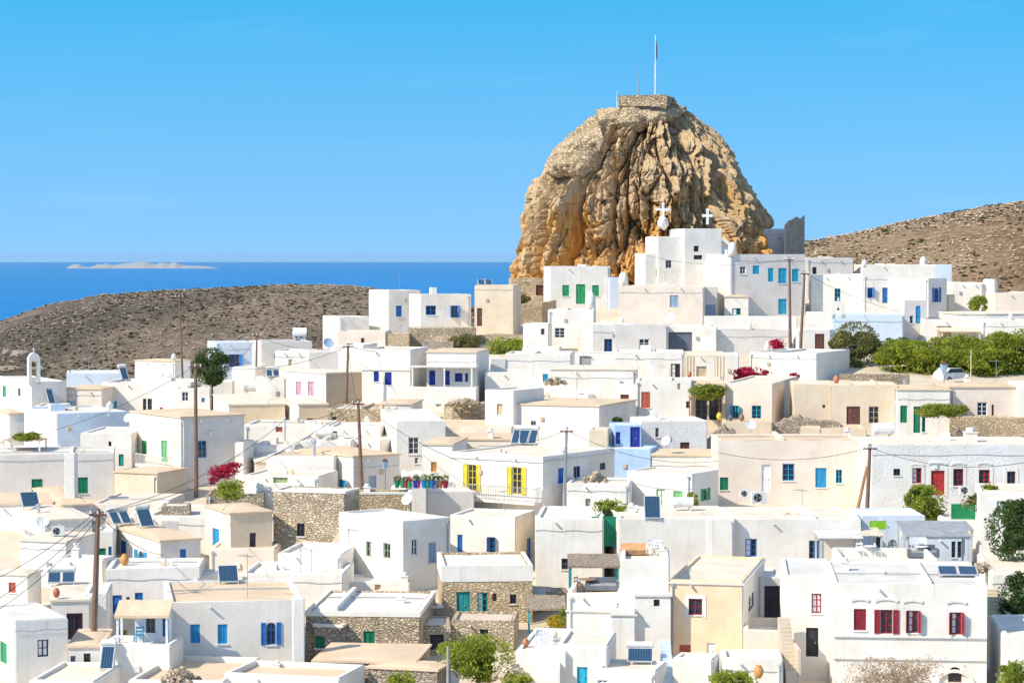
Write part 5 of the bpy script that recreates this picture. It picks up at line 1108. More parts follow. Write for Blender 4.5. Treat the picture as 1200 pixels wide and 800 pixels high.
H('G11', 'small white stair house above the long eave house', 700, 722, 398, 430, -8, 4, [('v', 707, 404, 712, 412, 'slate')], rim=.1, roof='r_white', D=250) if 0 else None
H('G12', 'white stair block on the roof of the long bright house', 655, 690, 462, 490, -20, 3, rim=.08, roof='r_white', D=222)
H('G13', 'white water room on the long eave roof', 690, 712, 424, 448, 5, 3, rim=.06, roof='r_white', D=235) if 0 else None
H('G14', 'low white house with grey doorway under cream curtains tent', 748, 806, 502, 530, 4, 4, rim=.1, roof='r_white', D=209) if 0 else None
def stairs(px, yb, wpx, n, D, rz, label, m='w_white'):
    b_ = at(px, yb, D); w_ = wpx * D / F / 2; r = empty('staircase', b_, R(rz), label, 'stairs')
    mb = MB()
    for i in range(n): mb.box(-w_, w_, i * .28, n * .28 + .3, i * .18 - (1.5 if i == 0 else .001), (i + 1) * .18)
    mb.build('steps', M(m), r); mb = MB(); mb.box(w_, w_ + .15, -.1, n * .28 + .3, -1.5, n * .1); mb.build('side_wall', M(m), r)
stairs(783, 799, 13, 10, 130.5, 0, 'blue white steps beside the cream roof with round tank', 'w_pale')
stairs(928, 790, 14, 14, 131, 0, 'weathered steps climbing between peach house and dark door', 'paving')
stairs(640, 800, 26, 9, 128.5, 0, 'broad white steps below the patio', 'w_white')
stairs(775, 445, 16, 10, 232, 10, 'white steps beside the rust brown shutter house', 'w_white')
stairs(1172, 742, 18, 12, 140, 0, 'pale steps climbing the alley at the right edge', 'paving')

H('I1', 'small white room with grey side above the solar heaters', 604, 640, 459, 480, -24, 3, rim=.06, roof='r_cream', xs=648, D=225)
H('I2', 'white end block of the long eave house with square hole', 715, 746, 453, 484, 14, 4, [('v', 727, 461, 737, 472, 'brown')], rim=.08, roof='r_white', wall='w_gray', D=219) if 0 else None
H('I3', 'low white parapet block below the small window cube', 592, 622, 444, 470, -8, 3, rim=.06, roof='r_white', D=232)
H('I4', 'white cube on the terrace right of the single blue window', 655, 690, 440, 460, -22, 3, rim=.06, roof='r_white', D=229) if 0 else None
H('I5', 'narrow cream store on the roof behind the ladder door', 938, 962, 501, 520, -8, 2.5, rim=.06, roof='r_tan', wall='w_cream', D=199)
H('I6', 'small white roof room above the large tan fronted roofs', 300, 326, 478, 500, -14, 3, rim=.06, roof='r_cream', D=222) if 0 else None
H('I7', 'little white room right of the olive brown tree base', 1056, 1076, 404, 420, -10, 3, rim=.06, roof='r_white', D=256)
H('I8', 'low white wing left of the scalloped hall', 945, 976, 366, 392, -6, 4, rim=.1, roof='r_white')
H('I9', 'plain white house filling the slope left of the scalloped hall', 880, 936, 388, 414, -12, 4, [('v', 905, 393, 910, 399, 'slate')], rim=.1, roof='r_white', D=254) if 0 else None
# ---- front rows
H('A1', 'white corner house with grey shaded front and green shutter', 17, 80, 725, 812, 26, 7, [('w', 44, 749, 57, 769, 'dark'), ('d', 0, 752, 8, 777, 'leaf'), ('v', 44, 790, 50, 795, 'dark')], xs=-16, rim=.1, wall='w_white', roof='r_white')
H('A2', 'cream roofed house with dark plum doorway', 60, 104, 704, 766, 10, 6, [('g', 78, 718, 97, 749, 'plum')], xs=38, rim=0, roof='r_cream', wall='w_stain')
SH('A2', 72, 684, 8, 2.6, 1.6, 2, True, 30, 'solar heater with two grey collectors above the plum doorway.')
H('A2b', 'white plastered wall with bare stone patches behind long pole', 98, 126, 695, 760, 6, 5, wall='w_blocks', rim=.1, roof='r_white')
H('A3', 'tan topped lower house with dark blue door', 80, 118, 758, 812, 4, 6, [('d', 80.5, 768, 88.5, 791, 'slate'), ('w', 98, 765, 106, 778, 'dark')], rim=0, roof='r_tan', wall='w_gray')
H('A4', 'white terrace building under a tan awning', 117, 200, 754, 820, -6, 3, rim=.3, roof='w_white')
H('A4b', 'shaded porch room with blue door under tan awning', 158, 200, 716, 790, 4, 4, [('w', 171, 723, 182, 741, 'slate'), ('s', 190.5, 724, 195, 755, 'blue')], rim=.1, wall='w_pale', D=134.6)
H('A5', 'big pale blue white house with three blue windows', 198, 356, 704, 796, 10, 9, [('s', 223, 731, 234.5, 753, 'sky'), ('s', 255, 731, 266.5, 754, 'sky'), ('A', 312, 729, 323.5, 755, 'blue'), ('w', 242, 768, 253, 784, 'blue')], rim=.15, roof='r_tan', wall='w_white')
SH('A5', 266, 680, 12, 1.9, 2.0, 1, False, 42, 'dark blue solar panel tilted on the tan roof.')
H('A5b', 'square white corner pier right of the blue window house', 343, 357, 701, 792, 8, 1.0, rim=.05, cat='pier', name='corner_pier', D=133.5)
H('A6', 'white rimmed tan roof at the bottom edge', 262, 398, 791, 850, -14, 10, xs=428, rim=.3, roof='r_tan')
H('A6b', 'lower white rimmed tan roof at the bottom left', 150, 262, 797, 850, -8, 8, rim=.3, roof='r_tan')
H('A6c', 'small cream roof at the bottom left corner', 34, 110, 797, 850, -6, 6, rim=.2, roof='r_cream')
SH('A6c', 126, 785, 0, 1.2, 2.2, 1, True, 50, 'solar heater at the bottom edge near the pole foot.')
H('A7', 'ruined looking rubble house with green window and white roof', 358, 492, 717, 780, -4, 9, [('s', 426, 739, 439, 757, 'green')], wall='w_stone', rim=.08, roof='r_white', band=.25)
H('A7b', 'small stone annex with dark green window', 367, 401, 732, 782, -14, 3.5, [('s', 369, 745, 380.5, 759, 'green')], wall='w_graystone', rim=.15, roof='r_white', band=.12, D=139)
H('A7c', 'flat tan terrace roof before the rubble house', 367, 486, 776, 824, -6, 6, wall='w_stone', rim=0, roof='r_tan')
H('A8', 'long rubble house with teal doors under white parapet', 518, 624, 663, 732, 4, 7, [('d', 535, 693, 551, 726, 'teal'), ('w', 559.5, 694, 571.5, 717, 'teal'), ('v', 577, 695, 582, 704, 'brown'), ('w', 597.5, 696, 605, 707, 'dark')], wall='w_goldstone', rim=.12, roof='r_white', band=.95)
H('A8s', 'low white roofed shed left of the teal doors', 478, 519, 711, 742, 18, 5, rim=.1, roof='r_white', wall='w_graystone', band=.1)
H('A8b', 'rubble yard wall with small dark window above the bush', 528, 604, 727, 764, -3, 4, [('v', 562, 737, 572, 748, 'dark')], wall='w_stone', rim=.15, roof='paving')
H('A8c', 'short rubble hut with square dark opening', 490, 529, 733, 770, 3, 4, [('v', 504, 743, 520, 761, 'dark')], wall='w_stone', rim=.1, roof='r_cream')
H('A8d', 'tan roof slab with dark stone front at bottom centre', 432, 512, 784, 830, -16, 6, xs=528, wall='w_graystone', rim=0, roof='r_tan')
strip_wall([(612, 690, 745, 151), (640, 692, 745, 151), (664, 694, 745, 151)], 'rubble wall behind the reed shaded patio', 0, 2, 'w_graystone', seed=41, cren=.1)
H('A9', 'white terrace house carrying the reed canopy', 664, 728, 695, 770, -6, 6, rim=.5, roof='r_cream', ledge=1.0)
H('A9b', 'bright low house with teal door at bottom centre', 652, 712, 755, 830, -8, 5, [('d', 676, 781, 688.5, 803, 'azure')], rim=.15, roof='r_cream')
H('A10', 'low house with cream roof and round tank heater', 697, 769, 784, 840, -14, 7, [('W', 700, 796, 712, 803, 'sky')], xs=782, rim=.15, roof='r_cream')
SH('A10', 752, 775, -4, 2.2, 1.6, 1, True, 35, 'bright blue collector with long tank on a cream roof.')
H('A11', 'tall plain white cube with orange cushions on its roof', 727, 785, 655, 780, -3, 6, rim=.35, roof='r_cream')
H('A11b', 'white lower block with tiny dark window beside peach house', 744, 786, 698, 786, -3, 3, [('v', 766, 702, 773, 710, 'dark')], rim=0, roof='r_white', D=138.5)
H('A11c', 'narrow lower white wall left of the tiny dark window', 716, 745, 713, 790, -4, 3, rim=.12, roof='r_white', ledge=.3, D=138.2)
H('A12', 'peach house with white quoins and dark red window', 784, 871, 680, 782, -12, 7, [('w', 807, 701, 823, 720, 'red', 1), ('s', 796, 755, 809.5, 766, 'brick'), ('d', 828, 753, 838.5, 772, 'white'), ('w', 877, 696, 884, 714, 'plum')], xs=896, rim=.12, roof='r_cream', wall='w_peach', ledge=.12, side=('r', 'w_white'))
H('A12t', 'rounded cream terrace wall right of the peach house', 871, 921, 738, 800, -6, 5, wall='w_pink', rim=.5, roof='r_white', D=137)
H('A12f', 'small white yard block before the peach house', 788, 835, 771, 830, -16, 4, xs=840, rim=.1, roof='r_white')
H('A13', 'grey passage wall with tall brown double door', 890, 924, 676, 740, 4, 5, [('g', 895.5, 686, 918, 726, 'brown')], rim=.1, roof='r_white')
H('A13b', 'white yard wall below the cream terrace', 846, 918, 771, 830, -3, 3, rim=.2, roof='r_white', D=130)
H('A14', 'white house with dark door left of the red shutters', 918, 977, 674, 800, -5, 8, [('w', 951, 695, 962.5, 718, 'red'), ('d', 944.5, 735, 959, 769, 'dark')], rim=.15, roof='r_gray')
H('A15', 'big white mansion with four arched red shuttered windows', 976, 1157, 684, 822, -5, 10, [('s', 1000.5, 713, 1015, 738, 'red'), ('o', 1032, 714, 1046, 742, 'red'), ('O', 1064, 715, 1076, 741, 'red'), ('O', 1114.5, 717, 1127, 743, 'red'), ('a', 1111, 781, 1127, 799, 'brown')], rim=.1, roof='r_gray', mold=((997, 1018, 706), (1025, 1052, 707), (1058, 1081, 708), (1109, 1132, 709)))
h = HS['A15']; P = h['P']['f'][1]; L = h['P']['f'][0]
for (ya, th) in ((742, .12), (768, .1)):
    s, z = h['local']('f', 1065, ya + 2); mb = MB(); mb.box(.02, L - .02, .004, th, z - .12, z, P); mb.build('string_course', M('w_stain'), h['root'])
s0, z = h['local']('f', 1095, 790); s1, _ = h['local']('f', 1142, 790); cx = (s0 + s1) / 2; rr = (s1 - s0) / 2; mb = MB()
for i in range(14):
    a0, a1 = math.pi * i / 14, math.pi * (i + 1) / 14; q = rr - .22
    mb.prism([(cx - rr * math.cos(a0), z + rr * .75 * math.sin(a0) - .5), (cx - rr * math.cos(a1), z + rr * .75 * math.sin(a1) - .5), (cx - q * math.cos(a1), z + q * .75 * math.sin(a1) - .5), (cx - q * math.cos(a0), z + q * .75 * math.sin(a0) - .5)], .004, .14, P)
mb.build('arch_moulding', M('w_stain'), h['root'])
SH('A15', 1122, 675, -4, 3.4, 1.7, 2, False, 18, 'pair of light blue solar collectors on the mansion roof.')
H('A16', 'tan shaded alley wall right of the mansion', 1176, 1230, 745, 830, -6, 8, rim=.1, wall='w_white', roof='r_white')
H('A17', 'plain white house behind the right hand tree', 1162, 1230, 672, 760, -6, 10, rim=.1, wall='w_white', roof='r_cream')
SH('C1', 806, 650, 0, 1.7, 2.4, 1, False, 62, 'tall dark blue solar panel standing above the peach house roof.')
# ---- utility poles and cables
POLE('p1', 115, 596, 109, 775, 'long brown pole in front of the plum doorway', .17)
POLE('p2', 229, 425, 230, 571, 'brown pole beside the balcony house', .15)
POLE('p3', 210, 345, 214, 446, 'thin pole rising against the brown hill', .12)
POLE('p4', 301, 390, 300, 443, 'dark pole before the open blue window house', .11)
POLE('p5', 408, 402, 406, 470, 'dark pole before the bare brown side wall', .12)
POLE('p6', 419.5, 468, 424, 572, 'leaning grey brown pole at the stone wall', .14)
POLE('p7', 664, 500, 661, 595, 'grey pole before the blue side of the yellow shutter house', .12, 'gray')
POLE('p8', 925, 301, 926, 411, 'dark pole left of its pair by the blue shutter row', .15)
POLE('p9', 943, 317, 938, 411, 'leaning brown pole right of its pair', .14)
POLE('p10', 1019.5, 520, 1015, 622, 'brown pole beside the lime sign', .15)
POLE('p11', 525, 757, 525, 815, 'short dark pole in front of the bush', .09, 'gray', False, base=835)
POLE('p12', 334, 488, 333, 533, 'steel lamp mast among the low roofs', .10, 'steel', False)
POLE('p13', 1138, 410, 1137.5, 470, 'thin straw coloured pole before the pines', .05, 'cream', False, cat='pole', name='thin_pole')
POLE('p14', 1016, 546, 1005, 597, 'short slanted brace post left of the brown pole', .13, 'wood', False, cat='post', name='brace_post')
gr = 'overhead cables crossing the town'
cable('p1', 'p6', 1.2, 'cable from plum doorway pole up to the stone wall pole'); cable('p6', 'p5', .8, 'cable from stone wall pole to the brown side wall pole')
cable(at(-60, 735, 134), 'p1', .6, 'lowest cable sloping into the bottom left corner'); cable(at(-60, 700, 134), TOPS['p1'] + Vector((0, 0, .2)), .6, 'upper cable sloping in from the left edge')
cable('p2', 'p5', 1.0, 'cable from balcony house pole to the brown side wall pole'); cable('p2', at(-40, 524, 195), 1.2, 'cable from balcony house pole to the left edge')
cable('p10', at(1260, 526, 160), 1.3, 'sagging cable across the whitewashed brick house'); cable('p10', at(842, 530, 176), .7, 'cable along the pale pink house')
cable('p7', at(842, 540, 176), .9, 'cable from the grey pole to the pink house'); cable('p9', at(1095, 372, 268), .8, 'cable sloping down from the pole pair to the right')
cable('p12', TOPS['p6'] + Vector((0, 0, .2)), .6, 'cable from steel mast to the stone wall pole'); cable('p1', 'p12', 1.0, 'cable from plum doorway pole to the steel mast'); cable('p3', 'p4', 1.4, 'cable between the two poles against the hill')
# street lamps
def lamp(px, yt, yb_, D, label, s=1.0):
    a, b_ = at(px, yt, D), at(px, yb_, D); g = min(b_.z, G(b_.x, D)); r = empty('street_lamp', (b_.x, D, g), 0, label, 'street lamp'); hh = a.z - g
    mb = MB(); mb.tube([(0, 0, 0), (0, 0, hh - .7 * s)], .06, 7); mb.build('post', M('gray'), r)
    mb = MB(); mb.lathe([(.12 * s, hh - .7 * s), (.24 * s, hh - .15 * s), (.24 * s, hh - .12 * s)], n=6); o = mb.build('lantern', M('pale'), r)
    mb = MB(); mb.lathe([(.28 * s, hh - .12 * s), (.1 * s, hh), (.02, hh + .08)], n=6); mb.build('cap', M('brown'), o)
lamp(1106, 424, 460, 236, 'old lantern street lamp below the pines', 1.7)
lamp(451, 538, 572, 176, 'slim lamp post beside the grey gable end', 1.0)
# ---- vegetation
TREE(248, 429, 462, 46, 44, 'dark', 'dense round dark tree between the tall poles', D=238, n=9000, lsize=.14)
TREE(1003, 404, 446, 62, 56, 'olive', 'big olive brown tree beside the pale chapel hall', D=247, n=11000, lsize=.15)
TREE(1045, 415, 446, 50, 36, 'dark', 'darker low tree between the olive tree and the pines', D=250, n=7000, lsize=.14)
TREE(1066, 419, 446, 88, 40, 'pine', 'leftmost bright green pine of the right hand row', D=243, n=14000, lsize=.15, nb=30)
TREE(1125, 417, 446, 90, 50, 'pine', 'middle bright green pine behind the lantern', D=245, n=15000, lsize=.15, nb=34)
TREE(1176, 417, 448, 84, 56, 'pine', 'rightmost bright green pine at the photo edge', D=242, n=15000, lsize=.15, nb=34)
TREE(1098, 424, 446, 70, 34, 'pine', 'low bright green pine between the first and second big pines', D=241, n=8000, lsize=.15, nb=26)
TREE(1150, 426, 448, 70, 34, 'pine', 'low bright green pine right of the lantern', D=240.5, n=8000, lsize=.15, nb=26)
TREE(1146, 357, 372, 24, 22, 'fresh', 'small green tree at the foot of the right hill', D=272, n=2500, lsize=.13)
TREE(1084, 590, 616, 50, 44, 'fresh', 'bushy green tree left of the green railing', D=Dg(1085, 625), n=9000, lsize=.11)
TREE(1186, 622, 672, 64, 74, 'dark', 'upper dark green tree at the right edge', D=150, n=12000, lsize=.12)
TREE(1192, 706, 760, 44, 74, 'dark', 'lower dark green tree beside the alley', D=141, n=10000, lsize=.11)
TREE(1192, 793, 812, 46, 36, 'fresh', 'bright bush in the bottom right corner', D=127, n=5000, lsize=.09, cat='bush', name='bush', trunk=False)
TREE(562, 770, 806, 94, 54, 'fresh', 'large feathery green bush at bottom centre', D=131.5, n=15000, lsize=.085, cat='bush', name='bush')
TREE(858, 797, 820, 56, 20, 'fresh', 'green bush before the cream terrace', D=127.5, n=5000, lsize=.09, cat='bush', name='bush', trunk=False)
TREE(606, 797, 815, 36, 16, 'fresh', 'small green bush right of the feathery bush', D=128, n=2500, lsize=.08, cat='bush', name='bush', trunk=False)
TREE(469, 796, 812, 34, 20, 'fresh', 'green shrub at the bottom edge beside tan roof slab', D=126, n=2500, lsize=.08, cat='bush', name='bush', trunk=False)
TREE(829, 459, 492, 42, 18, 'vine', 'leafy pergola vine over the dim patio', D=213, n=4500, lsize=.13, cat='vine', name='pergola_vine', depth=1.2, trunk=False, nb=30)
TREE(1105, 481, 508, 64, 15, 'vine', 'spreading vine over the dark green door', D=208, n=4500, lsize=.12, cat='vine', name='vine', trunk=False, nb=30)
TREE(270, 574, 600, 40, 24, 'fresh', 'loose green plant under the crimson creeper', D=178, n=1500, lsize=.11, cat='shrub', name='shrub', trunk=False)
TREE(261, 553, 578, 40, 15, 'bloom', 'crimson bougainvillea beside the balcony house', D=181, n=1900, lsize=.12, slope=.75, trunk=False, cat='bougainvillea', name='bougainvillea')
TREE(881, 439, 450, 46, 16, 'bloom', 'wide crimson bougainvillea on the wall of the cream house', D=232, n=2600, lsize=.14, cat='bougainvillea', name='bougainvillea')
TREE(911, 404, 412, 20, 13, 'bloom', 'small round red bush below the two poles', D=248, n=1200, lsize=.14, cat='bougainvillea', name='bougainvillea')
TREE(931, 441, 450, 12, 7, 'bloom', 'tiny crimson bush right of the pale cube', D=232, n=500, lsize=.12, cat='bougainvillea', name='bougainvillea')
TREE(716, 594, 615, 44, 16, 'fresh', 'straggling creeper right of the yellow shutter house', D=163, n=2600, lsize=.10, cat='creeper', name='creeper')
TREE(708, 608, 640, 22, 26, 'dark', 'dark creeper hanging by the green gate', D=160, n=1500, lsize=.10, cat='creeper', name='creeper')
TREE(765, 599, 606, 60, 7, 'fresh', 'low creeper along the yard wall top', D=165, n=1600, lsize=.09, cat='creeper', name='creeper', trunk=False)
TREE(811, 587, 604, 16, 20, 'fresh', 'climbing plant beside the pale green door', D=168, n=1000, lsize=.10, cat='creeper', name='creeper')
TREE(724, 497, 512, 16, 16, 'dark', 'dark plant at the blue painted wall', D=204, n=1100, lsize=.11, cat='shrub', name='shrub')
TREE(651, 729, 745, 24, 18, 'yellow', 'yellow flowering plant on the reed shaded patio', D=146, n=1200, lsize=.08, cat='shrub', name='shrub', trunk=False)
TREE(660, 722, 735, 10, 20, 'fresh', 'upright green plant at the patio wall', D=145.5, n=700, lsize=.08, cat='shrub', name='shrub', trunk=False)
TREE(33, 511, 527, 34, 9, 'vine', 'yellow green rooftop vine at the left edge', D=192, n=1500, lsize=.11, cat='vine', name='pergola_vine', depth=1.5, trunk=False, nb=24)
TREE(616, 665, 672, 14, 9, 'yellow', 'yellow plant in the tan side passage', D=160, n=500, lsize=.08, cat='shrub', name='shrub', trunk=False)
TREE(144, 742, 752, 14, 9, 'olive', 'potted plant on the terrace under the tan awning', D=143, n=500, lsize=.07, cat='shrub', name='shrub', trunk=False)
TREE(1150, 588, 600, 52, 18, 'olive', 'brownish hedge behind the green railing', D=168, n=3000, lsize=.1, cat='hedge', name='hedge', trunk=False)
TREE(1160, 571, 578, 20, 7, 'vine', 'small green plant under the right scarlet window', D=167, n=600, lsize=.09, cat='shrub', name='shrub', trunk=False)
# bare twiggy tree in front of the mansion
def bare_tree(px, py, base, wpx, hpx, D, label):
    rng = random.Random(5); s_ = D / F; c = at(px, base, D); r = empty('bare_tree', c, 0, label, 'tree'); mb = MB(); tw = MB(); Rx, Hz = wpx / 2 * s_, hpx * s_
    def grow(p, d, L, rad, lev):
        q = p + d * L; mid = p.lerp(q, .5) + Vector((rng.gauss(0, .05), rng.gauss(0, .05), rng.gauss(0, .05))) * L
        (mb if lev < 2 else tw).tube([p, mid, q], rad, 5 if lev < 2 else 3, rad * .6)
        if lev < 5:
            for _ in range(3 if lev < 4 else 4):
                n_ = (d + Vector((rng.gauss(0, .55), rng.gauss(0, .55), rng.gauss(.08, .4)))).normalized(); grow(q, n_, L * rng.uniform(.6, .85), rad * .55, lev + 1)
    for k in range(9): grow(Vector((rng.uniform(-.25, .25) * Rx, rng.uniform(-.4, .4), 0)), Vector(((k - 4) / 4 * .95 + rng.gauss(0, .1), rng.gauss(0, .35), .75)).normalized(), Hz * .30, .055, 1)
    mb.build('limbs', M('wood'), r, fix=False); tw.build('twigs', FOL['dry'], r, fix=False); lv = MB()
    for _ in range(330): leaves(lv, (rng.gauss(0, .45) * Rx, rng.gauss(0, .6), Hz * rng.uniform(.1, .95)), (.3, .3, .2), 18, .06, rng)
    lv.build('leaves', FOL['dry'], r, fix=False)
bare_tree(1048, 790, 822, 130, 52, 126.5, 'leafless tan twiggy tree before the mansion arches')
# ---- canopies, furniture and the rest
def canopy(x0, x1, y, D, dep, hgt_px, label, m='reed', posts='azure', slope=0, thick=.12, name='canopy', cat='canopy', yaw=0, pm=4):
    a, b_ = at(x0, y, D), at(x1, y, D); g = at(x0, y + hgt_px, D).z; hw = (b_.x - a.x) / 2; hh = a.z - g
    r = empty(name, ((a.x + b_.x) / 2, D, g), R(yaw), label, cat); mb = MB(); n = 12; vs_ = []; fs_ = []
    for j in range(5):
        for i in range(n + 1):
            x = -hw + 2 * hw * i / n; yy = dep * j / 4; z = hh + slope * yy + .05 * noise.noise(Vector((x * 1.5, yy * 1.5, x0))); vs_ += [(x, yy, z), (x, yy, z - thick)]
    W2 = 2 * (n + 1)
    for j in range(4):
        for i in range(n):
            for o_ in (0, 1): q = j * W2 + 2 * i + o_; fs_.append((q, q + 2, q + 2 + W2, q + W2))
    for i in range(n): fs_.append((2 * i, 2 * i + 2, 2 * i + 3, 2 * i + 1)); q = 4 * W2 + 2 * i; fs_.append((q, q + 2, q + 3, q + 1))
    for j in range(4):
        for c_ in (0, 2 * n): q = j * W2 + c_; fs_.append((q, q + 1, q + 1 + W2, q + W2))
    mb.add(vs_, fs_); mb.build('cover', M(m), r)
    for (x, y2) in ((-hw + .15, .15), (hw - .15, .15), (-hw + .15, dep - .15), (hw - .15, dep - .15))[:pm]:
        p = MB(); p.box(x - .06, x + .06, y2 - .06, y2 + .06, -.3, hh + slope * y2 - thick - .03); p.build('post', M(posts), r)
    return r
canopy(666, 727, 663, 151, 3.0, 27, 'wavy reed canopy over the dark rooftop sofa', slope=.14, posts='teal')
canopy(617, 663, 713, 146, 2.2, 38, 'lower reed canopy with turquoise post over the patio', slope=.25, posts='azure')
canopy(609, 640, 697, 149, 2, 12, 'grey awning cloth above the lower reed canopy', m='gray', slope=.1, posts='steel', thick=.04)
canopy(134, 198, 721, 132.8, 1.7, 30, 'tan tiled awning over the blue chair porch', m='r_tan', slope=.38, posts='white', thick=.15)
canopy(1058, 1142, 621, 158, 3, 30, 'upper of two long grey awnings by the lime sign', m='gray', slope=.1, posts='steel', thick=.05)
canopy(1062, 1138, 628, 154, 2.2, 28, 'lower of two long grey awnings by the lime sign', m='gray', slope=.12, posts='steel', thick=.05)
canopy(960, 1012, 630, 155, 3, 26, 'thin pale grey awning left of the lime sign', m='ac', slope=.06, posts='steel', thick=.04)
canopy(1000, 1036, 627, 156.5, 3, 24, 'small tan awning under the lime sign', m='cream', slope=.06, posts='steel', thick=.04)
canopy(805, 850, 417, 228, 3, 26, 'cream cloth tent over the curtained terrace', m='w_cream', slope=.12, posts='cream', thick=.1)
canopy(1103, 1150, 388, 255, 3, 14, 'low tan parasol roof above the pines', m='w_cream', slope=.1, posts='cream', thick=.08)
canopy(809, 848, 466, 212.5, 3, 28, 'wooden pergola frame under the leafy vine', m='wood', slope=0, posts='wood', thick=.08, name='pergola', cat='pergola')
canopy(1, 48, 516, 191, 3, 13, 'low rooftop pergola at the left edge', m='tan', slope=0, posts='white', thick=.05, name='pergola', cat='pergola')
# curtains of the tent
p = at(806, 442, 227.6)
for (x, lab) in ((808, 'left cream curtain of the cloth tent'), (843, 'right cream curtain of the cloth tent')):
    a = at(x, 418, 227.7); b_ = at(x, 441, 227.7); mb = MB(); n = 16; vs_ = []; fs_ = []
    for i in range(n + 1):
        for z in (a.z, b_.z):
            for yy in (0, .03): vs_.append((-.45 + .06 * i, .03 * math.sin(i * 1.3) + yy, z - b_.z))
    for i in range(n):
        for k in range(4): c4 = (0, 1, 3, 2); fs_.append((i * 4 + c4[k], i * 4 + c4[(k + 1) % 4], i * 4 + 4 + c4[(k + 1) % 4], i * 4 + 4 + c4[k]))
    mb.add(vs_, fs_); tag(mb.build('curtain', M('w_cream'), loc=b_), lab, 'curtain')
# sofa, tables, chairs
def sofa(p, rz, label):
    r = empty('sofa', p, R(rz), label, 'sofa'); mb = MB(); mb.box(-1, 1, -.4, .4, .08, .36); mb.box(-1, -.82, -.4, .4, .36, .58); mb.box(.82, 1, -.4, .4, .36, .58); mb.box(-.82, .82, .22, .4, .36, .8)
    for x in (-.93, .87): mb.box(x, x + .06, -.36, -.3, 0, .08); mb.box(x, x + .06, .3, .36, 0, .08)
    mb.build('frame', M('slate'), r); c = MB(); c.box(-.8, -.01, -.38, .2, .362, .48); c.box(.01, .8, -.38, .2, .362, .48); c.build('cushion', M('gray'), r)
def chair(p, rz, label, colour='white', group=None):
    r = empty('chair', p, R(rz), label, 'chair', group)
    s_ = MB(); s_.box(-.22, .22, -.22, .22, .43, .47); s_.build('seat', M(colour), r)
    b_ = MB(); b_.box(-.22, -.18, .18, .22, .47, .92); b_.box(.18, .22, .18, .22, .47, .92); b_.box(-.18, .18, .185, .215, .8, .9); b_.box(-.18, .18, .185, .215, .6, .68); b_.build('backrest', M(colour), r)
    for (x, y) in ((-.2, -.2), (.2, -.2), (-.2, .2), (.2, .2)): l = MB(); l.box(x - .02, x + .02, y - .02, y + .02, 0, .43); l.build('leg', M(colour), r)
    return r
def table(p, label, colour='white', w_=.45, group=None):
    r = empty('table', p, 0, label, 'table', group); t_ = MB(); t_.lathe([(w_, .70), (w_, .74)], n=18); t_.build('tabletop', M(colour), r)
    for k in range(3): l = MB(); a = 2.094 * k; l.tube([(0.06 * math.cos(a), .06 * math.sin(a), .7), (w_ * .7 * math.cos(a), w_ * .7 * math.sin(a), 0)], .02, 5); l.build('leg', M(colour), r)
def rp(key, px, py): return roofpt(key, px, py)[0]
sofa(rp('A9', 706, 692), 0, 'dark grey sofa under the upper reed canopy'); table(rp('A9', 688, 692), 'low wooden table beside the dark sofa', 'wood', .55)
chair(rp('A9', 678, 693), 60, 'wooden chair near the turquoise post', 'wood')
chair(rp('A4', 163, 752), 200, 'sky blue chair under the tan awning', 'sky')
for k, (x, y, rz, lab) in enumerate(((764, 653, 20, 'leftmost white chair on the roof with orange cushions'), (771, 652, 170, 'middle white chair on the roof with orange cushions'), (778, 653, 100, 'rightmost white chair on the roof with orange cushions'))):
    chair(rp('A11', x, y - 3), rz, lab, group='white chairs on the cube roof')
table(rp('A11', 769, 648), 'white round table between the rooftop chairs')
q = rp('A11', 742, 650); r = empty('cushioned_bench', q, 0, 'low bench with long orange cushion on the white cube roof', 'bench')
mb = MB(); mb.box(-.75, .75, -.3, .3, .05, .32); mb.build('base', M('wood'), r); mb = MB(); mb.box(-.73, .73, -.28, .28, .322, .45); mb.box(-.73, .73, .12, .28, .452, .7); mb.build('cushion', M('cushion'), r)
# patio with white furniture (below the feathery bush, right)
H('patio', 'white paved patio steps right of the feathery bush', 604, 664, 762, 830, -8, 8, rim=.1, roof='r_white', cat='terrace', name='patio')
for x, y, rz, lab in ((634, 757, 30, 'white chair at the left of the patio table'), (645, 755, 160, 'white chair at the right of the patio table')): chair(rp('patio', x, y), rz, lab)
table(rp('patio', 640, 752), 'white table on the patio by the turquoise post')
jar(rp('patio', 616, 758), .9, 'terracotta pot on the patio by the bush', 'terra', 'flower_pot', 'pot'); jar(rp('patio', 650, 748), .8, 'cream pot beside the yellow flowers', 'cream', 'flower_pot', 'pot')
# cafe terrace right
H('cafe', 'white walled cafe terrace behind the mansion roof', 984, 1100, 655, 690, -3, 6, rim=.6, roof='r_white', cat='terrace', name='terrace', D=147)
for k, (x, y, rz, c) in enumerate(((1004, 648, 0, 'leftmost white chair on the cafe terrace'), (1024, 647, 90, 'second white chair from the left on the cafe terrace'), (1062, 645, 200, 'third white chair from the left on the cafe terrace'), (1080, 646, 30, 'rightmost white chair on the cafe terrace'))): chair(rp('cafe', x, y), rz, c)
table(rp('cafe', 1014, 645), 'left white table on the cafe terrace'); table(rp('cafe', 1071, 644), 'right white table on the cafe terrace'); sofa(rp('cafe', 1092, 646), 0, 'dark bench at the right end of the cafe terrace')
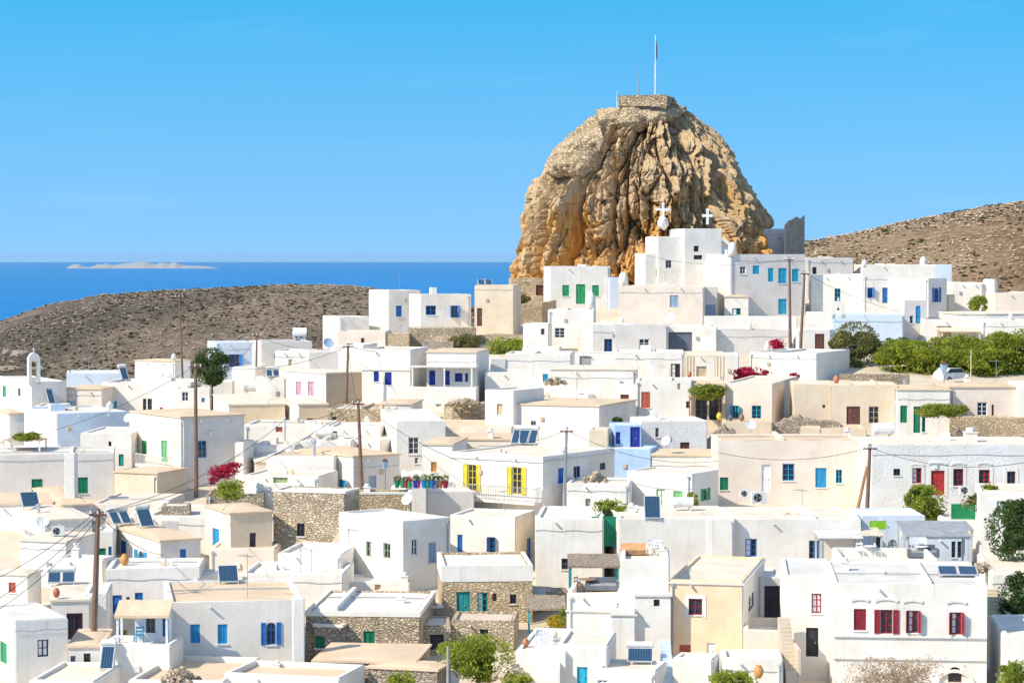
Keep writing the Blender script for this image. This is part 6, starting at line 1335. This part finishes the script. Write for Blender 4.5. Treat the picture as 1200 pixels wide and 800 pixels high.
# lime sign
a, b_ = at(1019, 610, 161.5), at(1038.5, 620, 161.5); r = empty('sign', ((a.x + b_.x) / 2, 161.5, b_.z), 0, 'plain lime green sign panel beside the brown pole', 'sign')
hw, hh = (b_.x - a.x) / 2, a.z - b_.z; mb = MB(); mb.box(-hw, hw, 0, .05, 0, hh); mb.build('panel', M('lime'), r)
mb = MB(); mb.box(-hw - .05, -hw, -.01, .06, -1.2, hh + .04); mb.box(hw, hw + .05, -.01, .06, -1.2, hh + .04); mb.box(-hw, hw, -.01, .06, hh, hh + .04); mb.build('frame', M('steel'), r)
# green railing
D0 = Dg(1130, 640); a, b_ = at(1115, 591, D0), at(1147, 609, D0); r = empty('railing', (a.x, D0, b_.z), 0, 'bright green metal railing beside the bushy tree', 'railing'); L = b_.x - a.x; hh = a.z - b_.z
mb = MB(); n = int(L / .12)
for i in range(n + 1): x = L * i / n; mb.box(x - .02, x + .02, -.02, .02, 0, hh)
mb.build('bars', M('leaf'), r); mb = MB(); mb.box(0, L, -.03, .03, hh, hh + .06); mb.box(0, L, -.03, .03, .08, .14); mb.box(0, L, .022, .03, .14, hh); mb.build('rail', M('leaf'), r)
H('railbase', 'white yard wall carrying the green railing', 1108, 1147, 609, 650, 0, 4, rim=.1, roof='r_white', D=D0 - .1)
acunit(at(1131, 580, 167.4), 5, 'air conditioner right of the scarlet door', 1.0)
acunit(at(889, 590, 174), 10, 'large grey air conditioner below the ladder door', 1.3); acunit(at(873, 583, 175.5), 5, 'small white air conditioner left of the large grey one', .9)
# green gate
a = at(712, 605, 158); mb = MB(); g = at(712, 640, 158)
r = empty('gate', (a.x, 158, g.z), 0, 'tall dark green gate in the shade behind the reed canopy', 'gate'); w_ = 1.05; hh = a.z - g.z
mb.box(-w_, -w_ + .08, 0, .06, 0, hh); mb.box(w_ - .08, w_, 0, .06, 0, hh); mb.box(-w_ + .08, w_ - .08, 0, .06, hh - .08, hh); mb.build('frame', M('green'), r); mb = MB(); mb.box(-w_ + .08, w_ - .08, .015, .045, 0, hh - .08); mb.build('leaf', M('green'), r)
# laundry-bright flower pots on the white terrace
rng = random.Random(3); cols = ['green', 'leaf', 'scarlet', 'leaf', 'navy', 'magenta', 'blue', 'leaf', 'blue', 'slate', 'brick', 'red']
nm = {'green': 'dark green', 'leaf': 'bright green', 'scarlet': 'scarlet', 'navy': 'navy', 'magenta': 'magenta', 'blue': 'blue', 'slate': 'slate grey', 'brick': 'brick red', 'red': 'dark red'}
ordn = {}
for k, c in enumerate(cols):
    x = 466 + k * 5.0 + rng.uniform(-1.5, 1.5); p = at(x, 571, 172.5); p.z = at(x, 571.5, 172.5).z; ordn[c] = ordn.get(c, 0) + 1
    lab = ['dark green pot at the left end of the terrace pot row', 'bright green pot second in the terrace pot row', 'scarlet pot third in the terrace pot row', 'bright green pot between the scarlet and navy pots', 'navy pot in the middle of the terrace pot row', 'magenta pot right of the navy pot', 'blue pot right of the magenta pot', 'bright green pot between the two blue pots', 'blue pot left of the slate grey pot', 'slate grey pot near the right end of the pot row', 'brick red pot next to last in the pot row', 'dark red pot at the right end of the pot row'][k]
    r = empty('flower_pot', p, 0, lab, 'flower pot', 'colourful pots on the white terrace'); s_ = rng.uniform(.55, .95)
    mb = MB(); mb.lathe([(.17 * s_, 0), (.26 * s_, .55 * s_), (.28 * s_, .55 * s_), (.28 * s_, .62 * s_), (.24 * s_, .62 * s_)], n=12); mb.build('pot', M(c), r, smooth=False)
    mb = MB(); leaves(mb, (0, 0, .85 * s_), (.26, .26, .28), 120, .07, rng); mb.build('plant', FOL[rng.choice(['dark', 'fresh', 'olive', 'bloom'])], r, fix=False)
# jars and pots
D0 = 130
jar(at(889, 794, 129), 1.25, 'orange clay jar in the yard below the cream terrace', 'orange'); jar(at(808, 442, 227), 1.0, 'terracotta jar left of the cloth tent', 'terra', 'flower_pot', 'pot')
jar(rp('C6', 980, 449), 1.3, 'terracotta jar on the beige roof by the low stone wall', 'terra'); jar(at(843, 492, 211), 1.2, 'yellow jar at the foot of the pergola', 'yellow')
jar(at(856, 493, 210.5), .9, 'small dark pot left of the blue window', 'slate', 'flower_pot', 'pot'); jar(at(869, 493, 210.5), 1.1, 'brown pot between the blue windows', 'wood', 'flower_pot', 'pot')
jar(rp('A2', 64, 718), 1.0, 'red jar on the cream roof at the left', 'brick')
# parked car below the pines
def car(p, rz, label):
    r = empty('parked_car', p, R(rz), label, 'car'); mb = MB()
    mb.prism([(-2, .3), (2, .3), (2.02, .75), (1.5, .92), (.8, 1.0), (.35, 1.45), (-1.2, 1.48), (-1.9, 1.0), (-2.05, .7)], -.8, .8); mb.build('body', M('white'), r)
    g = MB(); g.prism([(.72, 1.02), (.33, 1.4), (-1.15, 1.42), (-1.7, 1.02)], -.81, .81); g.build('window', M('glass'), r)
    for x in (-1.3, 1.3):
        for y in (-.82, .62): w_ = MB(); w_.tube([(x, y, .32), (x, y + .2, .32)], .32, 14); o = w_.build('wheel', M('dark'), r); c = MB(); c.tube([(x, y - .012 if y < 0 else y + .2, .32), (x, y if y < 0 else y + .212, .32)], .17, 10); c.build('rim', M('steel'), o)
    for y in (-.6, .45): c = MB(); c.box(1.98, 2.05, y, y + .2, .6, .74); c.build('headlight', M('glass'), r)
g = at(1117, 448, 239.5); car(g, 35, 'white parked car in the shade under the pines')
# aerials, dishes, chimneys, small roof clutter
for key, px, py, hg in (('D4', 492, 332, 2.2), ('E2', 104, 434, 1.6), ('D7', 247, 392, 2.6), ('B9c', 352, 672, 1.8), ('B9c', 365, 670, 1.5), ('F4', 676, 470, 2.6), ('F2', 675, 440, 2.8), ('creambig', 782, 330, 1.8), ('C8', 1165, 445, 2.0), ('whblue', 963, 322, 2.0), ('A5', 290, 700, 2.6), ('B6x', 192, 680, 1.5), ('far1', 1030, 308, 1.6), ('D7b', 366, 396, 2.0), ('C6', 1042, 450, 1.8), ('C1b', 940, 600, 1.6), ('B10', 600, 596, 1.5), ('D5', 472, 408, 2.4)):
    aerial(key, px, py, hg, 'aerial on ' + HS[key]['desc'] + (' nearer barn' if (key, px) == ('B9c', 352) else ' farther right' if key == 'B9c' else ''))
for key, px, py, hg, kd in (('B9d', 480, 690, .8, 'pot'), ('C1', 740, 600, .7, 'pot'), ('C8', 1130, 446, .7, 'pot'), ('B8b', 430, 577, .7, 'pot'), ('A15', 990, 668, .8, 'pot'), ('A6', 330, 778, .4, 'pot'), ('B4', 45, 600, .7, 'pipe'), ('E4', 200, 446, .8, 'pot'), ('F5', 575, 512, .8, 'pot'), ('B13f', 400, 515, .7, 'pot'), ('C3', 1000, 512, .8, 'pot'), ('D2b', 735, 378, .8, 'dome'), ('C13c', 876, 386, 1.0, 'dome'), ('C12', 880, 412, 1.2, 'dome'), ('rwall2', 1180, 374, .9, 'dome'), ('B1', 12, 530, .7, 'pot'), ('A7', 470, 706, .5, 'pot'), ('A11', 782, 652, .7, 'pot'), ('wlow2', 430, 498, .8, 'pot'), ('wlow1', 350, 496, .6, 'pipe'), ('E8', 140, 480, .8, 'pot'), ('C7', 1060, 450, .6, 'pipe')):
    chimney(key, px, py, hg, kd)
for key, px, py, lab in (('B13c', 370, 533, 'white dish on the stove pipe roof'), ('B5', 50, 628, 'white dish on the left terrace block'), ('E10', 150, 503, 'white dish on the plain bright house'), ('C2b', 780, 533, 'white dish on the thin tan roof'), ('C3', 880, 512, 'white dish on the pale pink house'), ('B9', 500, 600, 'white dish on the framed green window house')):
    dish(key, px, py, random.uniform(-40, 40), .42, lab)
acunit(rp('B5', 68, 628), 10, 'beige unit standing on the corner of the left terrace roof')
tank(rp('B13f', 380, 514), 0, 1.4, .8, 'white tank on the roof near the leaning pole'); tank(rp('C1', 800, 598), 5, 1.4, .7, 'small white tank on the long grey white roof')

# tan render on the foot of the stone barn
h = HS['B8']; P = h['P']['f'][1]; s0, z0 = h['local']('f', 331, 656); s1, z1 = h['local']('f', 398, 636); mb = MB()
mb.prism([(s0, 0), (s0 + .1, z1 - .7), (s0 + .9, z1 - .2), (s0 + 1.6, z1 + .1), (s1 - .6, z1), (s1, z1 + .9), (s1 + .02, 0)], .004, .05, P); mb.build('render_patch', M('w_cream'), h['root'])
# dark boulders standing for shadowed rock-cut terraces at the foot of the left hill
for (x, y, w_, h_, lab) in ((8, 413, 12, 8, 'small rock standing for terrace shade at the left edge under the hill'), (24, 415, 22, 10, 'largest rock standing for terrace shade at the foot of the left hill'), (44, 422, 14, 8, 'rock standing for terrace shade right of the largest one under the hill'), (10, 432, 26, 8, 'flat rock ledge above the chapel at the left edge'), (46, 432, 20, 7, 'pale flat rock above the chapel belfry')):
    boulder(x, y, w_, h_, 548, M('w_graystone'), lab, seed=x)

cable('p2', 'p4', 1.6, 'cable from the balcony house pole up to the pole before the open blue window'); cable('p4', 'p5', .8, 'cable between the pair of dark poles left of the navy shutters')
cable('p6', at(560, 548, 176), .5, 'short cable from the stone wall pole to the yellow shutter house'); cable('p8', 'p9', .2, 'short cable between the two poles below the crag'); cable('p8', at(760, 300, 296), .8, 'cable from the pole pair to the white chapel')
cable(at(-60, 742, 134), TOPS['p1'] + Vector((0, 0, -.3)), .9, 'third cable sloping into the bottom left corner'); cable('p1', at(192, 650, 150), .5, 'cable from the plum doorway pole to the twin heater house')
cable('p5', at(520, 412, 232), .5, 'cable from brown side wall pole to the porch house'); cable('p7', at(560, 522, 176), .4, 'cable from the grey pole across the yellow shutter roof')

# rubble scattered where the photo shows broken masonry
rng = random.Random(77)
def heap(px, py, D, wpx, n, label):
    c = at(px, py, D); mb = MB(); W_ = wpx * D / F / 2
    for _ in range(n):
        x = rng.gauss(0, .5) * W_; y = rng.gauss(0, .5); s_ = rng.uniform(.08, .24); z = max(0, .5 - abs(x) / W_ * .5) * rng.random()
        T = Matrix.Translation((x, y, z)) @ Matrix.Rotation(rng.uniform(0, 6), 4, Vector((rng.random(), rng.random(), 1)))
        mb.box(-s_, s_, -s_ * .8, s_ * .7, -s_ * .6, s_ * .6, lambda v, T=T: T @ v)
    tag(mb.build('rubble', M('w_stone'), loc=c), kind='stuff')
heap(544, 474, 218, 44, 120, 'rubble'); heap(650, 449, 219, 30, 60, 'rubble'); heap(600, 790, 129.5, 34, 60, 'rubble'); heap(210, 796, 128, 40, 80, 'rubble'); heap(1150, 668, 146, 20, 40, 'rubble'); heap(700, 562, 171, 22, 40, 'rubble')
